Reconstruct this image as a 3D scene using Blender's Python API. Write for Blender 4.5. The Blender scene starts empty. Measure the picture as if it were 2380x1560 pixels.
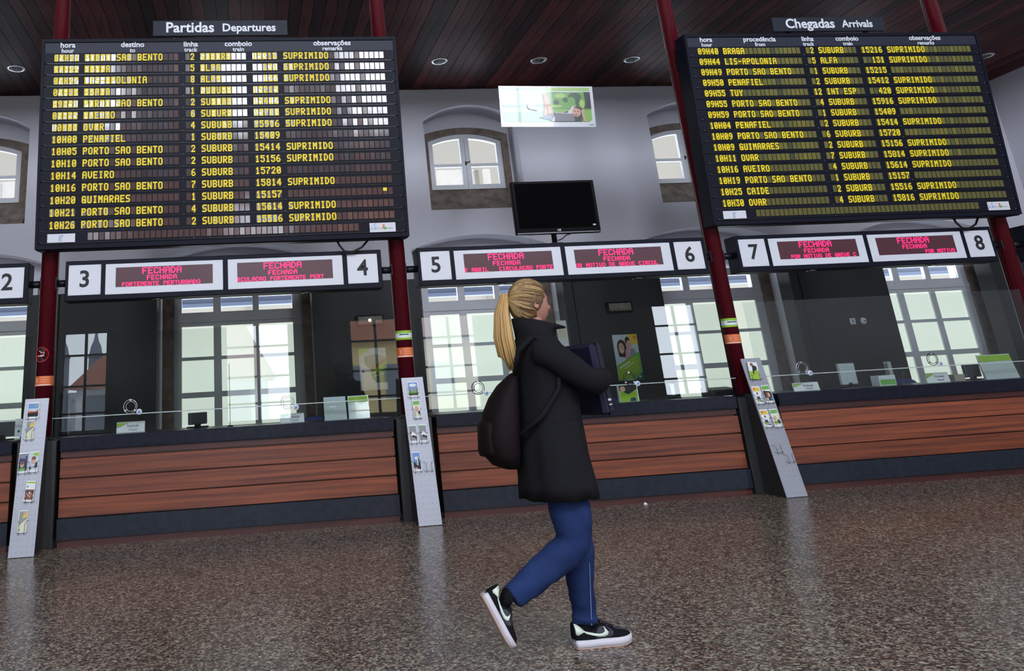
import bpy, bmesh, math, random
from mathutils import Vector, Matrix
random.seed(7)
sc = bpy.context.scene
C = sc.collection
PI = math.pi
# ------------------------------------------------------------------ camera
CAM = Vector((1.88790, -8.14306, 1.16154))
R_ = Vector((0.99347711, -0.0996455, -0.05544376)); U_ = Vector((0.02270136, -0.3036523, 0.95251243)); F_ = Vector((0.1117492, 0.94755794, 0.29940952))
FPX, PPX, PPY = 1849.95, 762.75, 335.08
cd = bpy.data.cameras.new('camera'); cam = bpy.data.objects.new('camera', cd); C.objects.link(cam)
cd.sensor_fit = 'HORIZONTAL'; cd.sensor_width = 36; cd.lens = FPX/2380*36
cd.shift_x = (1190-PPX)/2380; cd.shift_y = -(780-PPY)/2380
cd.clip_start = 0.05; cd.clip_end = 400
m3 = Matrix((R_, U_, -F_)).transposed()
cam.matrix_world = Matrix.Translation(CAM) @ m3.to_4x4()
sc.camera = cam
def at(u, v, Y):                       # point of the plane y=Y seen at a photo pixel
    a = (u-PPX)/FPX; b = -(v-PPY)/FPX
    d = F_ + a*R_ + b*U_
    return CAM + d*((Y-CAM.y)/d.y)
# ------------------------------------------------------------------ world, exposure, lights
w = bpy.data.worlds.new('sky'); sc.world = w; w.use_nodes = True
bg = w.node_tree.nodes['Background']; bg.inputs[0].default_value = (0.80, 0.88, 1.0, 1); bg.inputs[1].default_value = 8.0
vs = sc.view_settings; vs.view_transform = 'Standard'; vs.look = 'None'; vs.gamma = 1; vs.use_curve_mapping = False; vs.exposure = 0.0
def area(name, loc, size, power, col=(1,1,1), rot=(0,0,0), portal=False):
    l = bpy.data.lights.new(name, 'AREA'); l.shape = 'RECTANGLE'; l.size, l.size_y = size; l.energy = power; l.color = col
    o = bpy.data.objects.new(name, l); C.objects.link(o); o.location = loc; o.rotation_euler = rot
    if portal: l.cycles.is_portal = True
    return o
FW = -13.0                              # front wall of the hall, behind the camera
FRONT_WINDOWS = [(-2.6,-1.45), (1.4,3.1), (4.6,6.0), (6.5,8.0), (12.9,14.2), (-7.0,-5.4)]
STREET_VIEW = {(-2.6,-1.45), (4.6,6.0)}          # these two show the street itself
HIGH_WINDOWS = [(-7.0,-5.4), (-2.9,-1.3), (1.2,3.0), (4.9,6.5), (9.4,11.7)]      # tall windows above, lighting the hall
HZ0, HZ1, HTOP, EDGE = 6.2, 9.3, 10.0, -0.35
for a, b in FRONT_WINDOWS:
    if (a, b) in STREET_VIEW: area('window_daylight', ((a+b)/2, FW+0.05, 2.35), (b-a, 3.5), 1, rot=(PI/2,0,0), portal=True)
    else: area('window_daylight', ((a+b)/2, FW-0.2, 2.35), (b-a, 3.5), 3*PI*(b-a)*3.5, (0.84, 0.90, 1.0), rot=(PI/2,0,0))
for a, b in HIGH_WINDOWS:
    area('high_window_daylight', ((a+b)/2, FW-0.2, (HZ0+HZ1)/2), (b-a, HZ1-HZ0), 19*PI*(b-a)*(HZ1-HZ0), (0.86, 0.90, 1.0), rot=(PI/2,0,0))
# ------------------------------------------------------------------ helpers
MATS = {}
def mat(name, col, rough=0.6, metal=0.0, emis=None, es=1.0, var=0.0, scale=6.0, stretch=(1,1,1), bump=0.0, col2=None, coat=0.0, spec=0.5, objvar=0.0, detail=4):
    if name in MATS: return MATS[name]
    m = bpy.data.materials.new(name); m.use_nodes = True; nt = m.node_tree; N = nt.nodes; L = nt.links
    b = N['Principled BSDF']; b.inputs['Base Color'].default_value = (*col, 1); b.inputs['Roughness'].default_value = rough
    b.inputs['Metallic'].default_value = metal; b.inputs['Specular IOR Level'].default_value = spec; b.inputs['Coat Weight'].default_value = coat
    src = None
    if var or col2:
        tc = N.new('ShaderNodeTexCoord'); mp = N.new('ShaderNodeMapping'); mp.inputs['Scale'].default_value = stretch
        nz = N.new('ShaderNodeTexNoise'); nz.inputs['Scale'].default_value = scale; nz.inputs['Detail'].default_value = detail
        L.new(tc.outputs['Object'], mp.inputs[0]); L.new(mp.outputs[0], nz.inputs['Vector'])
        cr = N.new('ShaderNodeValToRGB'); cr.color_ramp.elements[0].position = 0.3; cr.color_ramp.elements[1].position = 0.7
        c2 = col2 or tuple(max(0, c*(1-var)) for c in col)
        cr.color_ramp.elements[0].color = (*c2, 1); cr.color_ramp.elements[1].color = (*col, 1)
        L.new(nz.outputs['Fac'], cr.inputs[0]); src = cr.outputs[0]
        if bump:
            bp = N.new('ShaderNodeBump'); bp.inputs['Strength'].default_value = bump; bp.inputs['Distance'].default_value = 0.01
            L.new(nz.outputs['Fac'], bp.inputs['Height']); L.new(bp.outputs[0], b.inputs['Normal'])
    if objvar:
        oi = N.new('ShaderNodeObjectInfo'); hs = N.new('ShaderNodeHueSaturation'); mr = N.new('ShaderNodeMapRange')
        mr.inputs['To Min'].default_value = 1-objvar; mr.inputs['To Max'].default_value = 1+objvar
        L.new(oi.outputs['Random'], mr.inputs['Value']); L.new(mr.outputs[0], hs.inputs['Value'])
        if src: L.new(src, hs.inputs['Color'])
        else: hs.inputs['Color'].default_value = (*col, 1)
        src = hs.outputs[0]
    if src: L.new(src, b.inputs['Base Color'])
    if emis: b.inputs['Emission Color'].default_value = (*emis, 1); b.inputs['Emission Strength'].default_value = es
    MATS[name] = m; return m
def tag(o, label=None, cat=None, group=None, kind=None):
    if label: o['label'] = label
    if cat: o['category'] = cat
    if group: o['group'] = group
    if kind: o['kind'] = kind
    return o
def empty(name, loc=(0,0,0), rot=(0,0,0), parent=None):
    o = bpy.data.objects.new(name, None); C.objects.link(o); o.location = loc; o.rotation_euler = rot; o.empty_display_size = 0.1
    if parent: o.parent = parent
    return o
def link(name, me, mats, parent=None, loc=None, rot=None):
    o = bpy.data.objects.new(name, me); C.objects.link(o)
    if not isinstance(mats, (list, tuple)): mats = [mats]
    if len(me.materials) == 0:
        for m in mats: me.materials.append(m)
    if parent: o.parent = parent
    if loc is not None: o.location = loc
    if rot is not None: o.rotation_euler = rot
    return o
class MB:
    def __init__(s): s.v = []; s.f = []; s.m = []; s.sm = []
    def add(s, vs, fs, mi=0, smooth=False):
        n = len(s.v); s.v += [tuple(x) for x in vs]; s.f += [tuple(i+n for i in f) for f in fs]; s.m += [mi]*len(fs); s.sm += [smooth]*len(fs); return s
    def box(s, x0, x1, y0, y1, z0, z1, mi=0, ch=0.0, M=None):
        if ch:
            P = []; c = ch
            for z, k in ((z0, c), (z0+c, 0), (z1-c, 0), (z1, c)):
                P += [(x0+k+c*(k==0), y0+k, z), (x1-k-c*(k==0), y0+k, z), (x1-k, y0+k+c*(k==0), z), (x1-k, y1-k-c*(k==0), z), (x1-k-c*(k==0), y1-k, z), (x0+k+c*(k==0), y1-k, z), (x0+k, y1-k-c*(k==0), z), (x0+k, y0+k+c*(k==0), z)]
            F = [tuple(range(7,-1,-1)), tuple(range(24,32))]
            for r in range(3):
                for i in range(8): F.append((r*8+i, r*8+(i+1)%8, r*8+8+(i+1)%8, r*8+8+i))
        else:
            P = [(x0,y0,z0),(x1,y0,z0),(x1,y1,z0),(x0,y1,z0),(x0,y0,z1),(x1,y0,z1),(x1,y1,z1),(x0,y1,z1)]
            F = [(0,3,2,1),(4,5,6,7),(0,1,5,4),(1,2,6,5),(2,3,7,6),(3,0,4,7)]
        if M: P = [M @ Vector(p) for p in P]
        return s.add(P, F, mi)
    def prism(s, pts, axis, a, b, mi=0):          # pts 2-D outline, extruded along axis from a to b
        def mk(p, t):
            return {'x': (t, p[0], p[1]), 'y': (p[0], t, p[1]), 'z': (p[0], p[1], t)}[axis]
        n = len(pts); P = [mk(p, a) for p in pts] + [mk(p, b) for p in pts]
        F = [tuple(range(n-1,-1,-1)), tuple(range(n, 2*n))] + [(i, (i+1)%n, n+(i+1)%n, n+i) for i in range(n)]
        if axis == 'y': F = [tuple(reversed(f)) for f in F]
        return s.add(P, F, mi)
    def tube(s, pts, r, n=8, mi=0, closed=False, smooth=True):
        pts = [Vector(p) for p in pts]; rr = r if isinstance(r, (list, tuple)) else [r]*len(pts)
        P = []; up = None
        for i, p in enumerate(pts):
            a = pts[i-1] if (i > 0 or closed) else p; b = pts[(i+1) % len(pts)] if (i < len(pts)-1 or closed) else p
            d = (b-a).normalized()
            if up is None: up = Vector((0,0,1)) if abs(d.z) < .9 else Vector((1,0,0))
            x = d.cross(up).normalized(); y = x.cross(d).normalized(); up = y
            P += [p + rr[i]*(math.cos(2*PI*k/n)*x + math.sin(2*PI*k/n)*y) for k in range(n)]
        F = []; m = len(pts)
        for i in range(m if closed else m-1):
            j = (i+1) % m
            for k in range(n): F.append((i*n+k, i*n+(k+1)%n, j*n+(k+1)%n, j*n+k))
        if not closed: F += [tuple(range(n-1,-1,-1)), tuple(range((m-1)*n, m*n))]
        return s.add(P, F, mi, smooth)
    def loft(s, rings, mi=0, cap=True, smooth=True):
        n = len(rings[0]); P = [p for r in rings for p in r]; F = []
        for i in range(len(rings)-1):
            for k in range(n): F.append((i*n+k, i*n+(k+1)%n, (i+1)*n+(k+1)%n, (i+1)*n+k))
        if cap: F += [tuple(range(n-1,-1,-1)), tuple(range((len(rings)-1)*n, len(rings)*n))]
        return s.add(P, F, mi, smooth)
    def lathe(s, prof, c, axis='z', n=24, mi=0):   # prof (r, h)
        rings = []
        for r, h in prof:
            ring = []
            for k in range(n):
                a = 2*PI*k/n; x, y = r*math.cos(a), r*math.sin(a)
                ring.append({'z': (c[0]+x, c[1]+y, c[2]+h), 'y': (c[0]+x, c[1]+h, c[2]-y), 'x': (c[0]+h, c[1]+x, c[2]+y)}[axis])
            rings.append(ring)
        return s.loft(rings, mi)
    def poly(s, pts, mi=0): return s.add(pts, [tuple(range(len(pts)))], mi)
    def mesh(s, name='mesh'):
        me = bpy.data.meshes.new(name); me.from_pydata(s.v, [], s.f); me.polygons.foreach_set('material_index', s.m); me.polygons.foreach_set('use_smooth', s.sm); me.update(); return me
    def build(s, name, mats, parent=None, loc=None, rot=None): return link(name, s.mesh(name), mats, parent, loc, rot)
def text(name, body, size, m, parent=None, loc=(0,0,0), rot=(PI/2,0,0), align='CENTER', depth=0.003, sx=1.0, bold=0.0, spacing=1.0):
    cu = bpy.data.curves.new(name, 'FONT'); cu.body = body; cu.size = size; cu.align_x = align; cu.align_y = 'CENTER'; cu.extrude = depth/2; cu.offset = bold; cu.resolution_u = 3; cu.space_character = spacing
    o = bpy.data.objects.new(name+'_tmp', cu); C.objects.link(o)
    dg = bpy.context.evaluated_depsgraph_get(); me = bpy.data.meshes.new_from_object(o.evaluated_get(dg)); me.name = name
    bpy.data.objects.remove(o); bpy.data.curves.remove(cu)
    me.materials.clear()
    r = link(name, me, m, parent, loc, rot); r.scale = (sx, 1, 1); return r
FONT = {'A':'0E11111F111111','B':'1E11111E11111E','C':'0E11101010110E','D':'1C12111111121C','E':'1F10101E10101F','F':'1F10101E101010','G':'0E11101713110F','H':'1111111F111111','I':'0E04040404040E','J':'0702020202120C','K':'11121418141211','L':'1010101010101F','M':'111B1515111111','N':'11191915131311','O':'0E11111111110E','P':'1E11111E101010','Q':'0E11111115120D','R':'1E11111E141211','S':'0F10100E01011E','T':'1F040404040404','U':'1111111111110E','V':'11111111110A04','W':'11111115151B11','X':'11110A040A1111','Y':'11110A04040404','Z':'1F01020408101F',
'0':'0E11131519110E','1':'040C040404040E','2':'0E11010204081F','3':'1F02040201110E','4':'02060A121F0202','5':'1F101E0101110E','6':'0608101E11110E','7':'1F010204080808','8':'0E11110E11110E','9':'0E11110F01020C','-':'0000001F000000','.':'00000000000C0C',' ':'00000000000000'}
def glyph(mb, ch, x, z, w, h, y, th=0.0015, mi=0, fat=0.12, T=None):
    g = FONT.get(ch); 
    if not g: return
    rows = [int(g[i:i+2], 16) for i in range(0, 14, 2)]; cw, chh = w/5, h/7
    for r, bits in enumerate(rows):
        c = 0
        while c < 5:
            if bits >> (4-c) & 1:
                e = c
                while e < 4 and bits >> (4-e-1) & 1: e += 1
                x0, x1 = x+c*cw-fat*cw, x+(e+1)*cw+fat*cw; z1 = z+h-r*chh+fat*chh*.3; z0 = z1-chh*(1+fat*.6)
                mb.add([(x0,y,z0),(x1,y,z0),(x1,y,z1),(x0,y,z1)], [(0,1,2,3)], mi)
                c = e+1
            else: c += 1
# ------------------------------------------------------------------ materials
def glass_mat(name, tint=(0.93,0.97,0.95), ior=1.5, boost=1.0):
    m = bpy.data.materials.new(name); m.use_nodes = True; nt = m.node_tree; N = nt.nodes; L = nt.links
    N.remove(N['Principled BSDF']); out = N['Material Output']
    t = N.new('ShaderNodeBsdfTransparent'); t.inputs[0].default_value = (*tint, 1); g = N.new('ShaderNodeBsdfGlossy'); g.inputs['Roughness'].default_value = 0.0
    mx = N.new('ShaderNodeMixShader'); ge = N.new('ShaderNodeNewGeometry')
    dt = N.new('ShaderNodeVectorMath'); dt.operation = 'DOT_PRODUCT'; L.new(ge.outputs['Incoming'], dt.inputs[0]); L.new(ge.outputs['Normal'], dt.inputs[1])
    def mth(op, x, y):
        q = N.new('ShaderNodeMath'); q.operation = op
        for i_, v_ in enumerate((x, y)):
            if v_ is None: continue
            if isinstance(v_, (int, float)): q.inputs[i_].default_value = v_
            else: L.new(v_, q.inputs[i_])
        return q.outputs[0]
    c_ = mth('SUBTRACT', 1.0, mth('ABSOLUTE', dt.outputs['Value'], None)); f0 = ((ior-1)/(ior+1))**2
    fr_ = mth('ADD', mth('MULTIPLY', mth('POWER', c_, 5.0), 1-f0), f0)
    L.new(fr_, mx.inputs[0]); L.new(t.outputs[0], mx.inputs[1]); L.new(g.outputs[0], mx.inputs[2]); L.new(mx.outputs[0], out.inputs[0])
    MATS[name] = m; return m
M_GLASS = glass_mat('clear_glass', (0.9,0.93,0.92), 1.55)
M_OUTGLASS = glass_mat('window_glass', (0.95,0.97,0.97), 1.2)
M_WALL = mat('white_plaster', (0.70,0.70,0.77), 0.85, var=0.05, scale=1.5, bump=0.05)
M_HALL = mat('dim_hall_plaster', (0.30,0.29,0.29), 0.85)  # for unseen hall surfaces, darkened to cut bounced light
M_WALLLOW = mat('charcoal_panelling', (0.020,0.023,0.024), 0.6, var=0.2, scale=2.5, stretch=(3,3,.5))
M_STONE = mat('brown_stone', (0.24,0.20,0.165), 0.9, col2=(0.12,0.085,0.065), scale=7, bump=0.4)
M_FRAMEW = mat('pale_grey_paint', (0.64,0.66,0.70), 0.45)
M_FRAMEG = mat('grey_frame_paint', (0.42,0.44,0.44), 0.45)
M_BLIND = mat('backlit_frosted_pane', (0.8,0.85,0.78), 0.4, emis=(0.80,0.88,0.76), es=0.74)  # emission stands in for daylight coming from behind the panes
M_RED = mat('dark_red_enamel', (0.105,0.006,0.014), 0.22, spec=0.6)
M_BLACK = mat('black_metal', (0.007,0.007,0.010), 0.4, spec=.3)
M_BOARD = mat('board_black_panel', (0.008,0.009,0.018), 0.4, var=0.1, scale=3, spec=.12)
M_NAVY = mat('navy_black_housing', (0.007,0.008,0.017), 0.45, spec=.12)
M_SIGNGREY = mat('title_plate_grey', (0.022,0.026,0.038), 0.5, spec=.2)
M_WHITE = mat('white_plastic', (0.72,0.74,0.80), 0.4)
M_LETTER = mat('white_lettering', (0.8,0.82,0.88), 0.5)
M_YELLOW = mat('yellow_flap_lettering', (1.0,0.78,0.01), 0.5)
M_GRANITE = mat('black_granite', (0.012,0.015,0.028), 0.3, col2=(0.005,0.006,0.012), scale=18, detail=8, spec=0.2)
M_SLAB = mat('blue_black_stone', (0.022,0.027,0.040), 0.34, col2=(0.012,0.015,0.024), scale=14, detail=8, spec=.25)
M_PIER = mat('dark_slate', (0.030,0.031,0.032), 0.42, col2=(0.018,0.018,0.019), scale=5, stretch=(4,4,1))
M_ALU = mat('brushed_aluminium_sheet', (0.31,0.32,0.36), 0.36, metal=0.3)
M_WIRE = mat('black_wire', (0.02,0.02,0.022), 0.4)
M_LEDBG = mat('led_screen_maroon', (0.085,0.022,0.032), 0.3)
M_LED = mat('red_led_dots', (0.5,0.0,0.05), 0.5, emis=(1.0,0.015,0.13), es=2.4)
M_STEEL = mat('steel', (0.55,0.56,0.58), 0.25, metal=1.0)
def wood(name, c1, c2, scale, stretch, rough=0.4, objvar=0.35, coat=0.0, spec=.5):
    return mat(name, c1, rough, col2=c2, scale=scale, stretch=stretch, objvar=objvar, detail=6, bump=0.06, coat=coat, spec=spec)
M_CEIL = wood('dark_ceiling_wood', (0.10,0.019,0.016), (0.030,0.006,0.007), 5, (6,.5,6), 0.42, 0.75, spec=.07)
M_COUNTER = wood('mahogany_plank', (0.30,0.078,0.030), (0.10,0.024,0.014), 3.2, (.30,4,11), 0.38, 0.22)
M_DARKWOOD = wood('dark_mahogany', (0.085,0.018,0.014), (0.035,0.008,0.008), 4, (.4,4,9), 0.4, 0.1)
# terrazzo
m = bpy.data.materials.new('terrazzo'); m.use_nodes = True; nt = m.node_tree; N = nt.nodes; L = nt.links; b = N['Principled BSDF']
tc = N.new('ShaderNodeTexCoord'); mp = N.new('ShaderNodeMapping'); mp.inputs['Scale'].default_value = (1, 1, 1); L.new(tc.outputs['Object'], mp.inputs[0])
nd = N.new('ShaderNodeTexNoise'); nd.inputs['Scale'].default_value = 30; L.new(mp.outputs[0], nd.inputs['Vector'])
ad = N.new('ShaderNodeMixRGB'); ad.blend_type = 'ADD'; ad.inputs[0].default_value = 0.035; L.new(mp.outputs[0], ad.inputs[1]); L.new(nd.outputs['Color'], ad.inputs[2])
vo = N.new('ShaderNodeTexVoronoi'); vo.inputs['Scale'].default_value = 92; L.new(ad.outputs[0], vo.inputs['Vector'])
cr = N.new('ShaderNodeValToRGB'); cr.color_ramp.interpolation = 'CONSTANT'; E = cr.color_ramp.elements
sep = N.new('ShaderNodeSeparateColor'); L.new(vo.outputs['Color'], sep.inputs[0])
E[0].position = 0; E[0].color = (0.030,0.022,0.018,1); E[1].position = 0.26; E[1].color = (0.115,0.072,0.052,1)
for p_, c_ in ((0.42,(0.34,0.27,0.20,1)), (0.58,(0.19,0.095,0.078,1)), (0.70,(0.46,0.40,0.31,1)), (0.83,(0.17,0.16,0.12,1)), (0.93,(0.62,0.56,0.46,1))):
    e_ = E.new(p_); e_.color = c_
L.new(sep.outputs[0], cr.inputs[0])
big = N.new('ShaderNodeTexNoise'); big.inputs['Scale'].default_value = 1.2; L.new(tc.outputs['Object'], big.inputs['Vector'])
mr = N.new('ShaderNodeMapRange'); mr.inputs['To Min'].default_value = 0.55; mr.inputs['To Max'].default_value = 1.0; L.new(big.outputs['Fac'], mr.inputs['Value'])
hs = N.new('ShaderNodeHueSaturation'); hs.inputs['Saturation'].default_value = 1.05; L.new(cr.outputs[0], hs.inputs['Color']); L.new(mr.outputs[0], hs.inputs['Value']); L.new(hs.outputs[0], b.inputs['Base Color'])
b.inputs['Specular IOR Level'].default_value = .30; rr = N.new('ShaderNodeMapRange'); rr.inputs['To Min'].default_value = 0.16; rr.inputs['To Max'].default_value = 0.34; L.new(nd.outputs['Fac'], rr.inputs['Value']); L.new(rr.outputs[0], b.inputs['Roughness'])
M_FLOOR = m
def flat(name, col, rough=0.6, **k): return mat('print_'+name, col, rough, **k)
P_WHITE = flat('white', (0.78,0.80,0.82)); P_LIME = flat('lime', (0.30,0.52,0.03)); P_GREEN = flat('green', (0.16,0.42,0.08)); P_DGREEN = flat('deep_green', (0.0,0.16,0.07))
P_SKY = flat('sky_blue', (0.16,0.30,0.62)); P_PALE = flat('pale_blue', (0.55,0.62,0.68)); P_YEL = flat('yellow', (0.72,0.55,0.05)); P_SKIN = flat('skin_tone', (0.62,0.36,0.27)); P_HAIR = flat('dark_hair', (0.03,0.016,0.014))
P_NAVY = flat('navy', (0.03,0.04,0.12)); P_GREY = flat('grey', (0.28,0.28,0.31)); P_ORANGE = flat('orange', (0.75,0.16,0.04)); P_CREAM = flat('cream', (0.72,0.70,0.52)); P_RED = flat('red', (0.62,0.02,0.03)); P_PINK = flat('pink', (0.60,0.30,0.36)); P_BROWN = flat('brown', (0.22,0.08,0.04)); P_BLACK = flat('black', (0.01,0.01,0.012))
PR = [P_WHITE,P_LIME,P_GREEN,P_DGREEN,P_SKY,P_PALE,P_YEL,P_SKIN,P_HAIR,P_NAVY,P_GREY,P_ORANGE,P_CREAM,P_RED,P_PINK,P_BROWN,P_BLACK]
PI_ = {m.name[6:]: i for i, m in enumerate(PR)}
ZC, YB = 5.75, 3.6
XL, XR = -9.0, 14.98
# ------------------------------------------------------------------ room shell
o = MB().box(XL-.3, XR+.3, FW-.3, 4.3, -0.2, 0).build('floor', M_FLOOR); tag(o, kind='structure')
ceiling = MB().box(XL, XR, EDGE, YB+.05, ZC+.03, ZC+.25).build('ceiling', M_CEIL); tag(ceiling, kind='structure')
tag(MB().box(XL, XR, EDGE-.1, EDGE, ZC-.02, HTOP).build('wall_above_canopy', M_HALL), kind='structure')
tag(MB().box(XL-.25, XR+.25, FW-.3, EDGE, HTOP, HTOP+.2).build('ceiling_hall', M_HALL), kind='structure')
x = -3.0; plank_me = {}
pw = 0.150
base_me = MB().box(0.003, pw-.003, EDGE+.01, YB-.02, ZC, ZC+.028, ch=0).mesh('plank')
base_me.materials.append(M_CEIL)
while x < XR-.01:
    pl = link('plank', base_me, M_CEIL, ceiling, loc=(x, 0, random.uniform(-.002, .002))); x += pw
# back wall with niches
NICHE_U = [-1.99, 1.8, 5.57, 9.33, 13.06]; NICHE_D = [-2.0, 1.83, 5.54, 9.19, 12.83]
def arc(cx, hw, zs, zt, n=14):          # segmental arch outline from left spring to right spring
    sag = zt-zs; Rr = (hw*hw+sag*sag)/(2*sag); a0 = math.asin(hw/Rr)
    return [(cx+Rr*math.sin(-a0+2*a0*i/n), zt-Rr+Rr*math.cos(-a0+2*a0*i/n)) for i in range(n+1)]
wall = MB()
YW = 3.98
def strip(mb, x0, x1, low, high):      # fill between two polylines given on same x set, slab YB..YW+.25
    pass
edges = [XL]+[(NICHE_U[i]+NICHE_U[i+1])/2 for i in range(4)]+[XR]
for i in range(5):
    a, b_ = edges[i], edges[i+1]; cu, cdn = NICHE_U[i], NICHE_D[i]
    if b_ > XR: b_ = XR
    up = arc(cu, 0.76, 5.24, 5.48); dn = arc(cdn, 1.10, 3.17, 3.37)
    Z0, ZM = 0.0, 3.55
    # lower band 0..ZM
    wall.box(a, cdn-1.10, YB, YW+.25, Z0, ZM); wall.box(min(cdn+1.10, b_), b_, YB, YW+.25, Z0, ZM)
    for k in range(len(dn)-1): wall.prism([dn[k], dn[k+1], (dn[k+1][0], ZM), (dn[k][0], ZM)], 'y', YB, YW+.25)
    # upper band ZM..ZC
    wall.box(a, cu-.76, YB, YW+.25, ZM, ZC+.03); wall.box(min(cu+.76, b_), b_, YB, YW+.25, ZM, ZC+.03)
    for k in range(len(up)-1): wall.prism([up[k], up[k+1], (up[k+1][0], ZC+.03), (up[k][0], ZC+.03)], 'y', YB, YW+.25)
    wall.box(cu-.76, cu+.76, YB, YW+.25, ZM, 3.77)
    # back skin of niches around the openings
    wall.box(cu-.76, cu-.70, YW+.03, YW+.25, 3.77, 5.48); wall.box(cu+.64, cu+.76, YW+.03, YW+.25, 3.77, 5.48); wall.box(cu-.70, cu+.64, YW+.03, YW+.25, 5.11, 5.48); wall.box(cu-.6, cu+.6, YW+.03, YW+.25, 3.77, 4.17)
    wall.box(cdn-1.1, cdn-.94, YW+.03, YW+.25, 0, 3.37); wall.box(cdn+.94, cdn+1.1, YW+.03, YW+.25, 0, 3.37); wall.box(cdn-.94, cdn+.94, YW+.03, YW+.25, 2.74, 3.37)
tag(wall.build('wall_back', M_WALL), kind='structure')
tag(MB().box(XR, XR+.25, FW, YB+.6, 0, HTOP).build('wall_right', M_WALL), kind='structure')
tag(MB().box(XL-.25, XL, FW, YB+.6, 0, HTOP).build('wall_left', M_HALL), kind='structure')
fw = MB(); px = XL
for a, b_ in sorted(FRONT_WINDOWS):
    fw.box(px, a, FW-.3, FW, 0, 5.0); fw.box(a, b_, FW-.3, FW, 0, .6); fw.box(a, b_, FW-.3, FW, 4.1, 5.0); px = b_
fw.box(px, XR, FW-.3, FW, 0, 5.0); px = XL
for a, b_ in sorted(HIGH_WINDOWS):
    fw.box(px, a, FW-.3, FW, 5.0, HTOP); fw.box(a, b_, FW-.3, FW, 5.0, HZ0); fw.box(a, b_, FW-.3, FW, HZ1, HTOP); px = b_
fw.box(px, XR, FW-.3, FW, 5.0, HTOP)
tag(fw.build('wall_front', M_HALL), kind='structure')
for i, (a, b_) in enumerate(sorted(HIGH_WINDOWS)):
    f = MB()
    for xx in (a, (a+b_)/2-.03, b_-.06): f.box(xx, xx+.06, FW-.14, FW-.08, HZ0, HZ1)
    for zz in (HZ0, HZ0+1.0, HZ0+2.0, HZ1-.05): f.box(a, b_, FW-.14, FW-.08, zz, zz+.05)
    tag(f.build('window_%d' % (i+21), M_FRAMEG), kind='structure')
for i, (a, b_) in enumerate(sorted(FRONT_WINDOWS)):
    f = MB(); 
    for xx in (a, (a+b_)/2-.03, b_-.07): f.box(xx, xx+.07, FW-.14, FW-.08, .6, 4.1)
    for zz in (.6, 1.02, 1.66, 2.4, 3.2, 4.03): f.box(a, b_, FW-.14, FW-.08, zz, zz+.05)
    tag(f.build('window_%d' % (i+11), M_FRAMEG), kind='structure')
# ------------------------------------------------------------------ upper windows in the back wall
def upper_window(i, cx):
    root = empty('window_%d' % (i+1), (cx-.03, YW, 0)); tag(root, kind='structure')
    hw = .615
    outer = arc(0, hw, 4.97, 5.10); 
    st = MB(); so = arc(0, .715, 5.07, 5.19)        # stone surround
    for k in range(len(so)-1): st.prism([outer[k], outer[k+1], so[k+1], so[k]], 'y', -.10, .04)
    st.prism([(-.715,3.9),(-hw,3.9),(-hw,4.97),(-.715,5.07)], 'y', -.10, .04); st.prism([(hw,3.9),(.715,3.9),(.715,5.07),(hw,4.97)], 'y', -.10, .04)
    st.build('stone_surround', M_STONE, root)
    MB().prism([(-.38,3.77),(.04,3.77),(.04,4.17),(-.02,4.17)], 'x', -.755, .755).build('stone_sill', M_STONE, root)
    for s in (-1, 1):
        f = MB(); top = [p for p in outer if p[0]*s >= -1e-6]
        x_in, x_out = (.02, hw) if s > 0 else (-hw, -.02)
        xa, xb = (.004, hw) if s > 0 else (-hw, -.004)
        inner_o, inner_i = (hw-.085)*s, .075*s
        f.box(min(inner_o, hw*s), max(inner_o, hw*s), -.041, .019, 4.17, 4.965); f.box(min(.004*s, inner_i), max(.004*s, inner_i), -.041, .019, 4.17, 5.075)
        lo, hi = min(inner_o, inner_i), max(inner_o, inner_i)
        f.box(lo, hi, -.04, .02, 4.17, 4.245); f.box(lo, hi, -.035, .02, 4.545, 4.595)
        for k in range(len(top)-1):
            (xa_, za), (xb_, zb) = top[k], top[k+1]
            f.prism([(xa_, za-.08), (xb_, zb-.08), (xb_, zb), (xa_, za)], 'y', -.044, .024)
        fr = f.build('sash', M_FRAMEW, root)
        for z0, z1 in ((4.245, 4.545), (4.595, 5.02)):
            MB().box(lo, hi, -.006, -.001, z0, z1).build('pane', M_OUTGLASS, fr)
        if s > 0:
            MB().tube([(-.005,-.06,4.60),(-.005,-.075,4.60),(.06,-.085,4.625)], .007, 6).tube([(-.005,-.04,4.57),(-.005,-.05,4.63)], .012, 6).build('latch', M_BLACK, fr)
for i, cx in enumerate(NICHE_U): upper_window(i, cx)
# ------------------------------------------------------------------ tall doors behind the office
def tall_window(i, cx):
    root = empty('door_%d' % (i+1), (cx, YW, 0)); tag(root, kind='structure')
    cols = [(-.83,-.37), (-.26,.21), (.30,.80)]
    f = MB()
    xs = [-.94, -.83, -.37, -.26, .21, .30, .80, .94]
    for k in (0, 2, 4, 6): f.box(xs[k], xs[k+1], -.06, .0, 0, 2.74)
    rows = [(0.10,0.70), (.78,1.215), (1.292,1.734), (1.782,2.215), (2.416,2.62)]
    zz = [0]+[v for r in rows for v in r]+[2.74]
    for k in range(0, len(zz), 2):
        for c in cols: f.box(c[0], c[1], -.055, .0, zz[k], zz[k+1])
    f.box(-.94, .94, -.075, -.055, 2.27, 2.33)
    f.build('frame', M_FRAMEW if i in (2, 3, 4) else M_FRAMEG, root)
    for c in cols:
        for r in rows[:4]: MB().box(c[0], c[1], -.03, -.02, r[0], r[1]).build('frosted_pane', M_BLIND, root)
        p = MB().box(c[0], c[1], -.03, -.02, rows[4][0], rows[4][1]).build('transom_pane', M_OUTGLASS, root)
    st = MB(); st.box(-1.10, -.94, -.10, .03, 0, 2.9); st.box(.94, 1.10, -.10, .03, 0, 2.9); st.build('stone_jamb', M_STONE, root)
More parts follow.
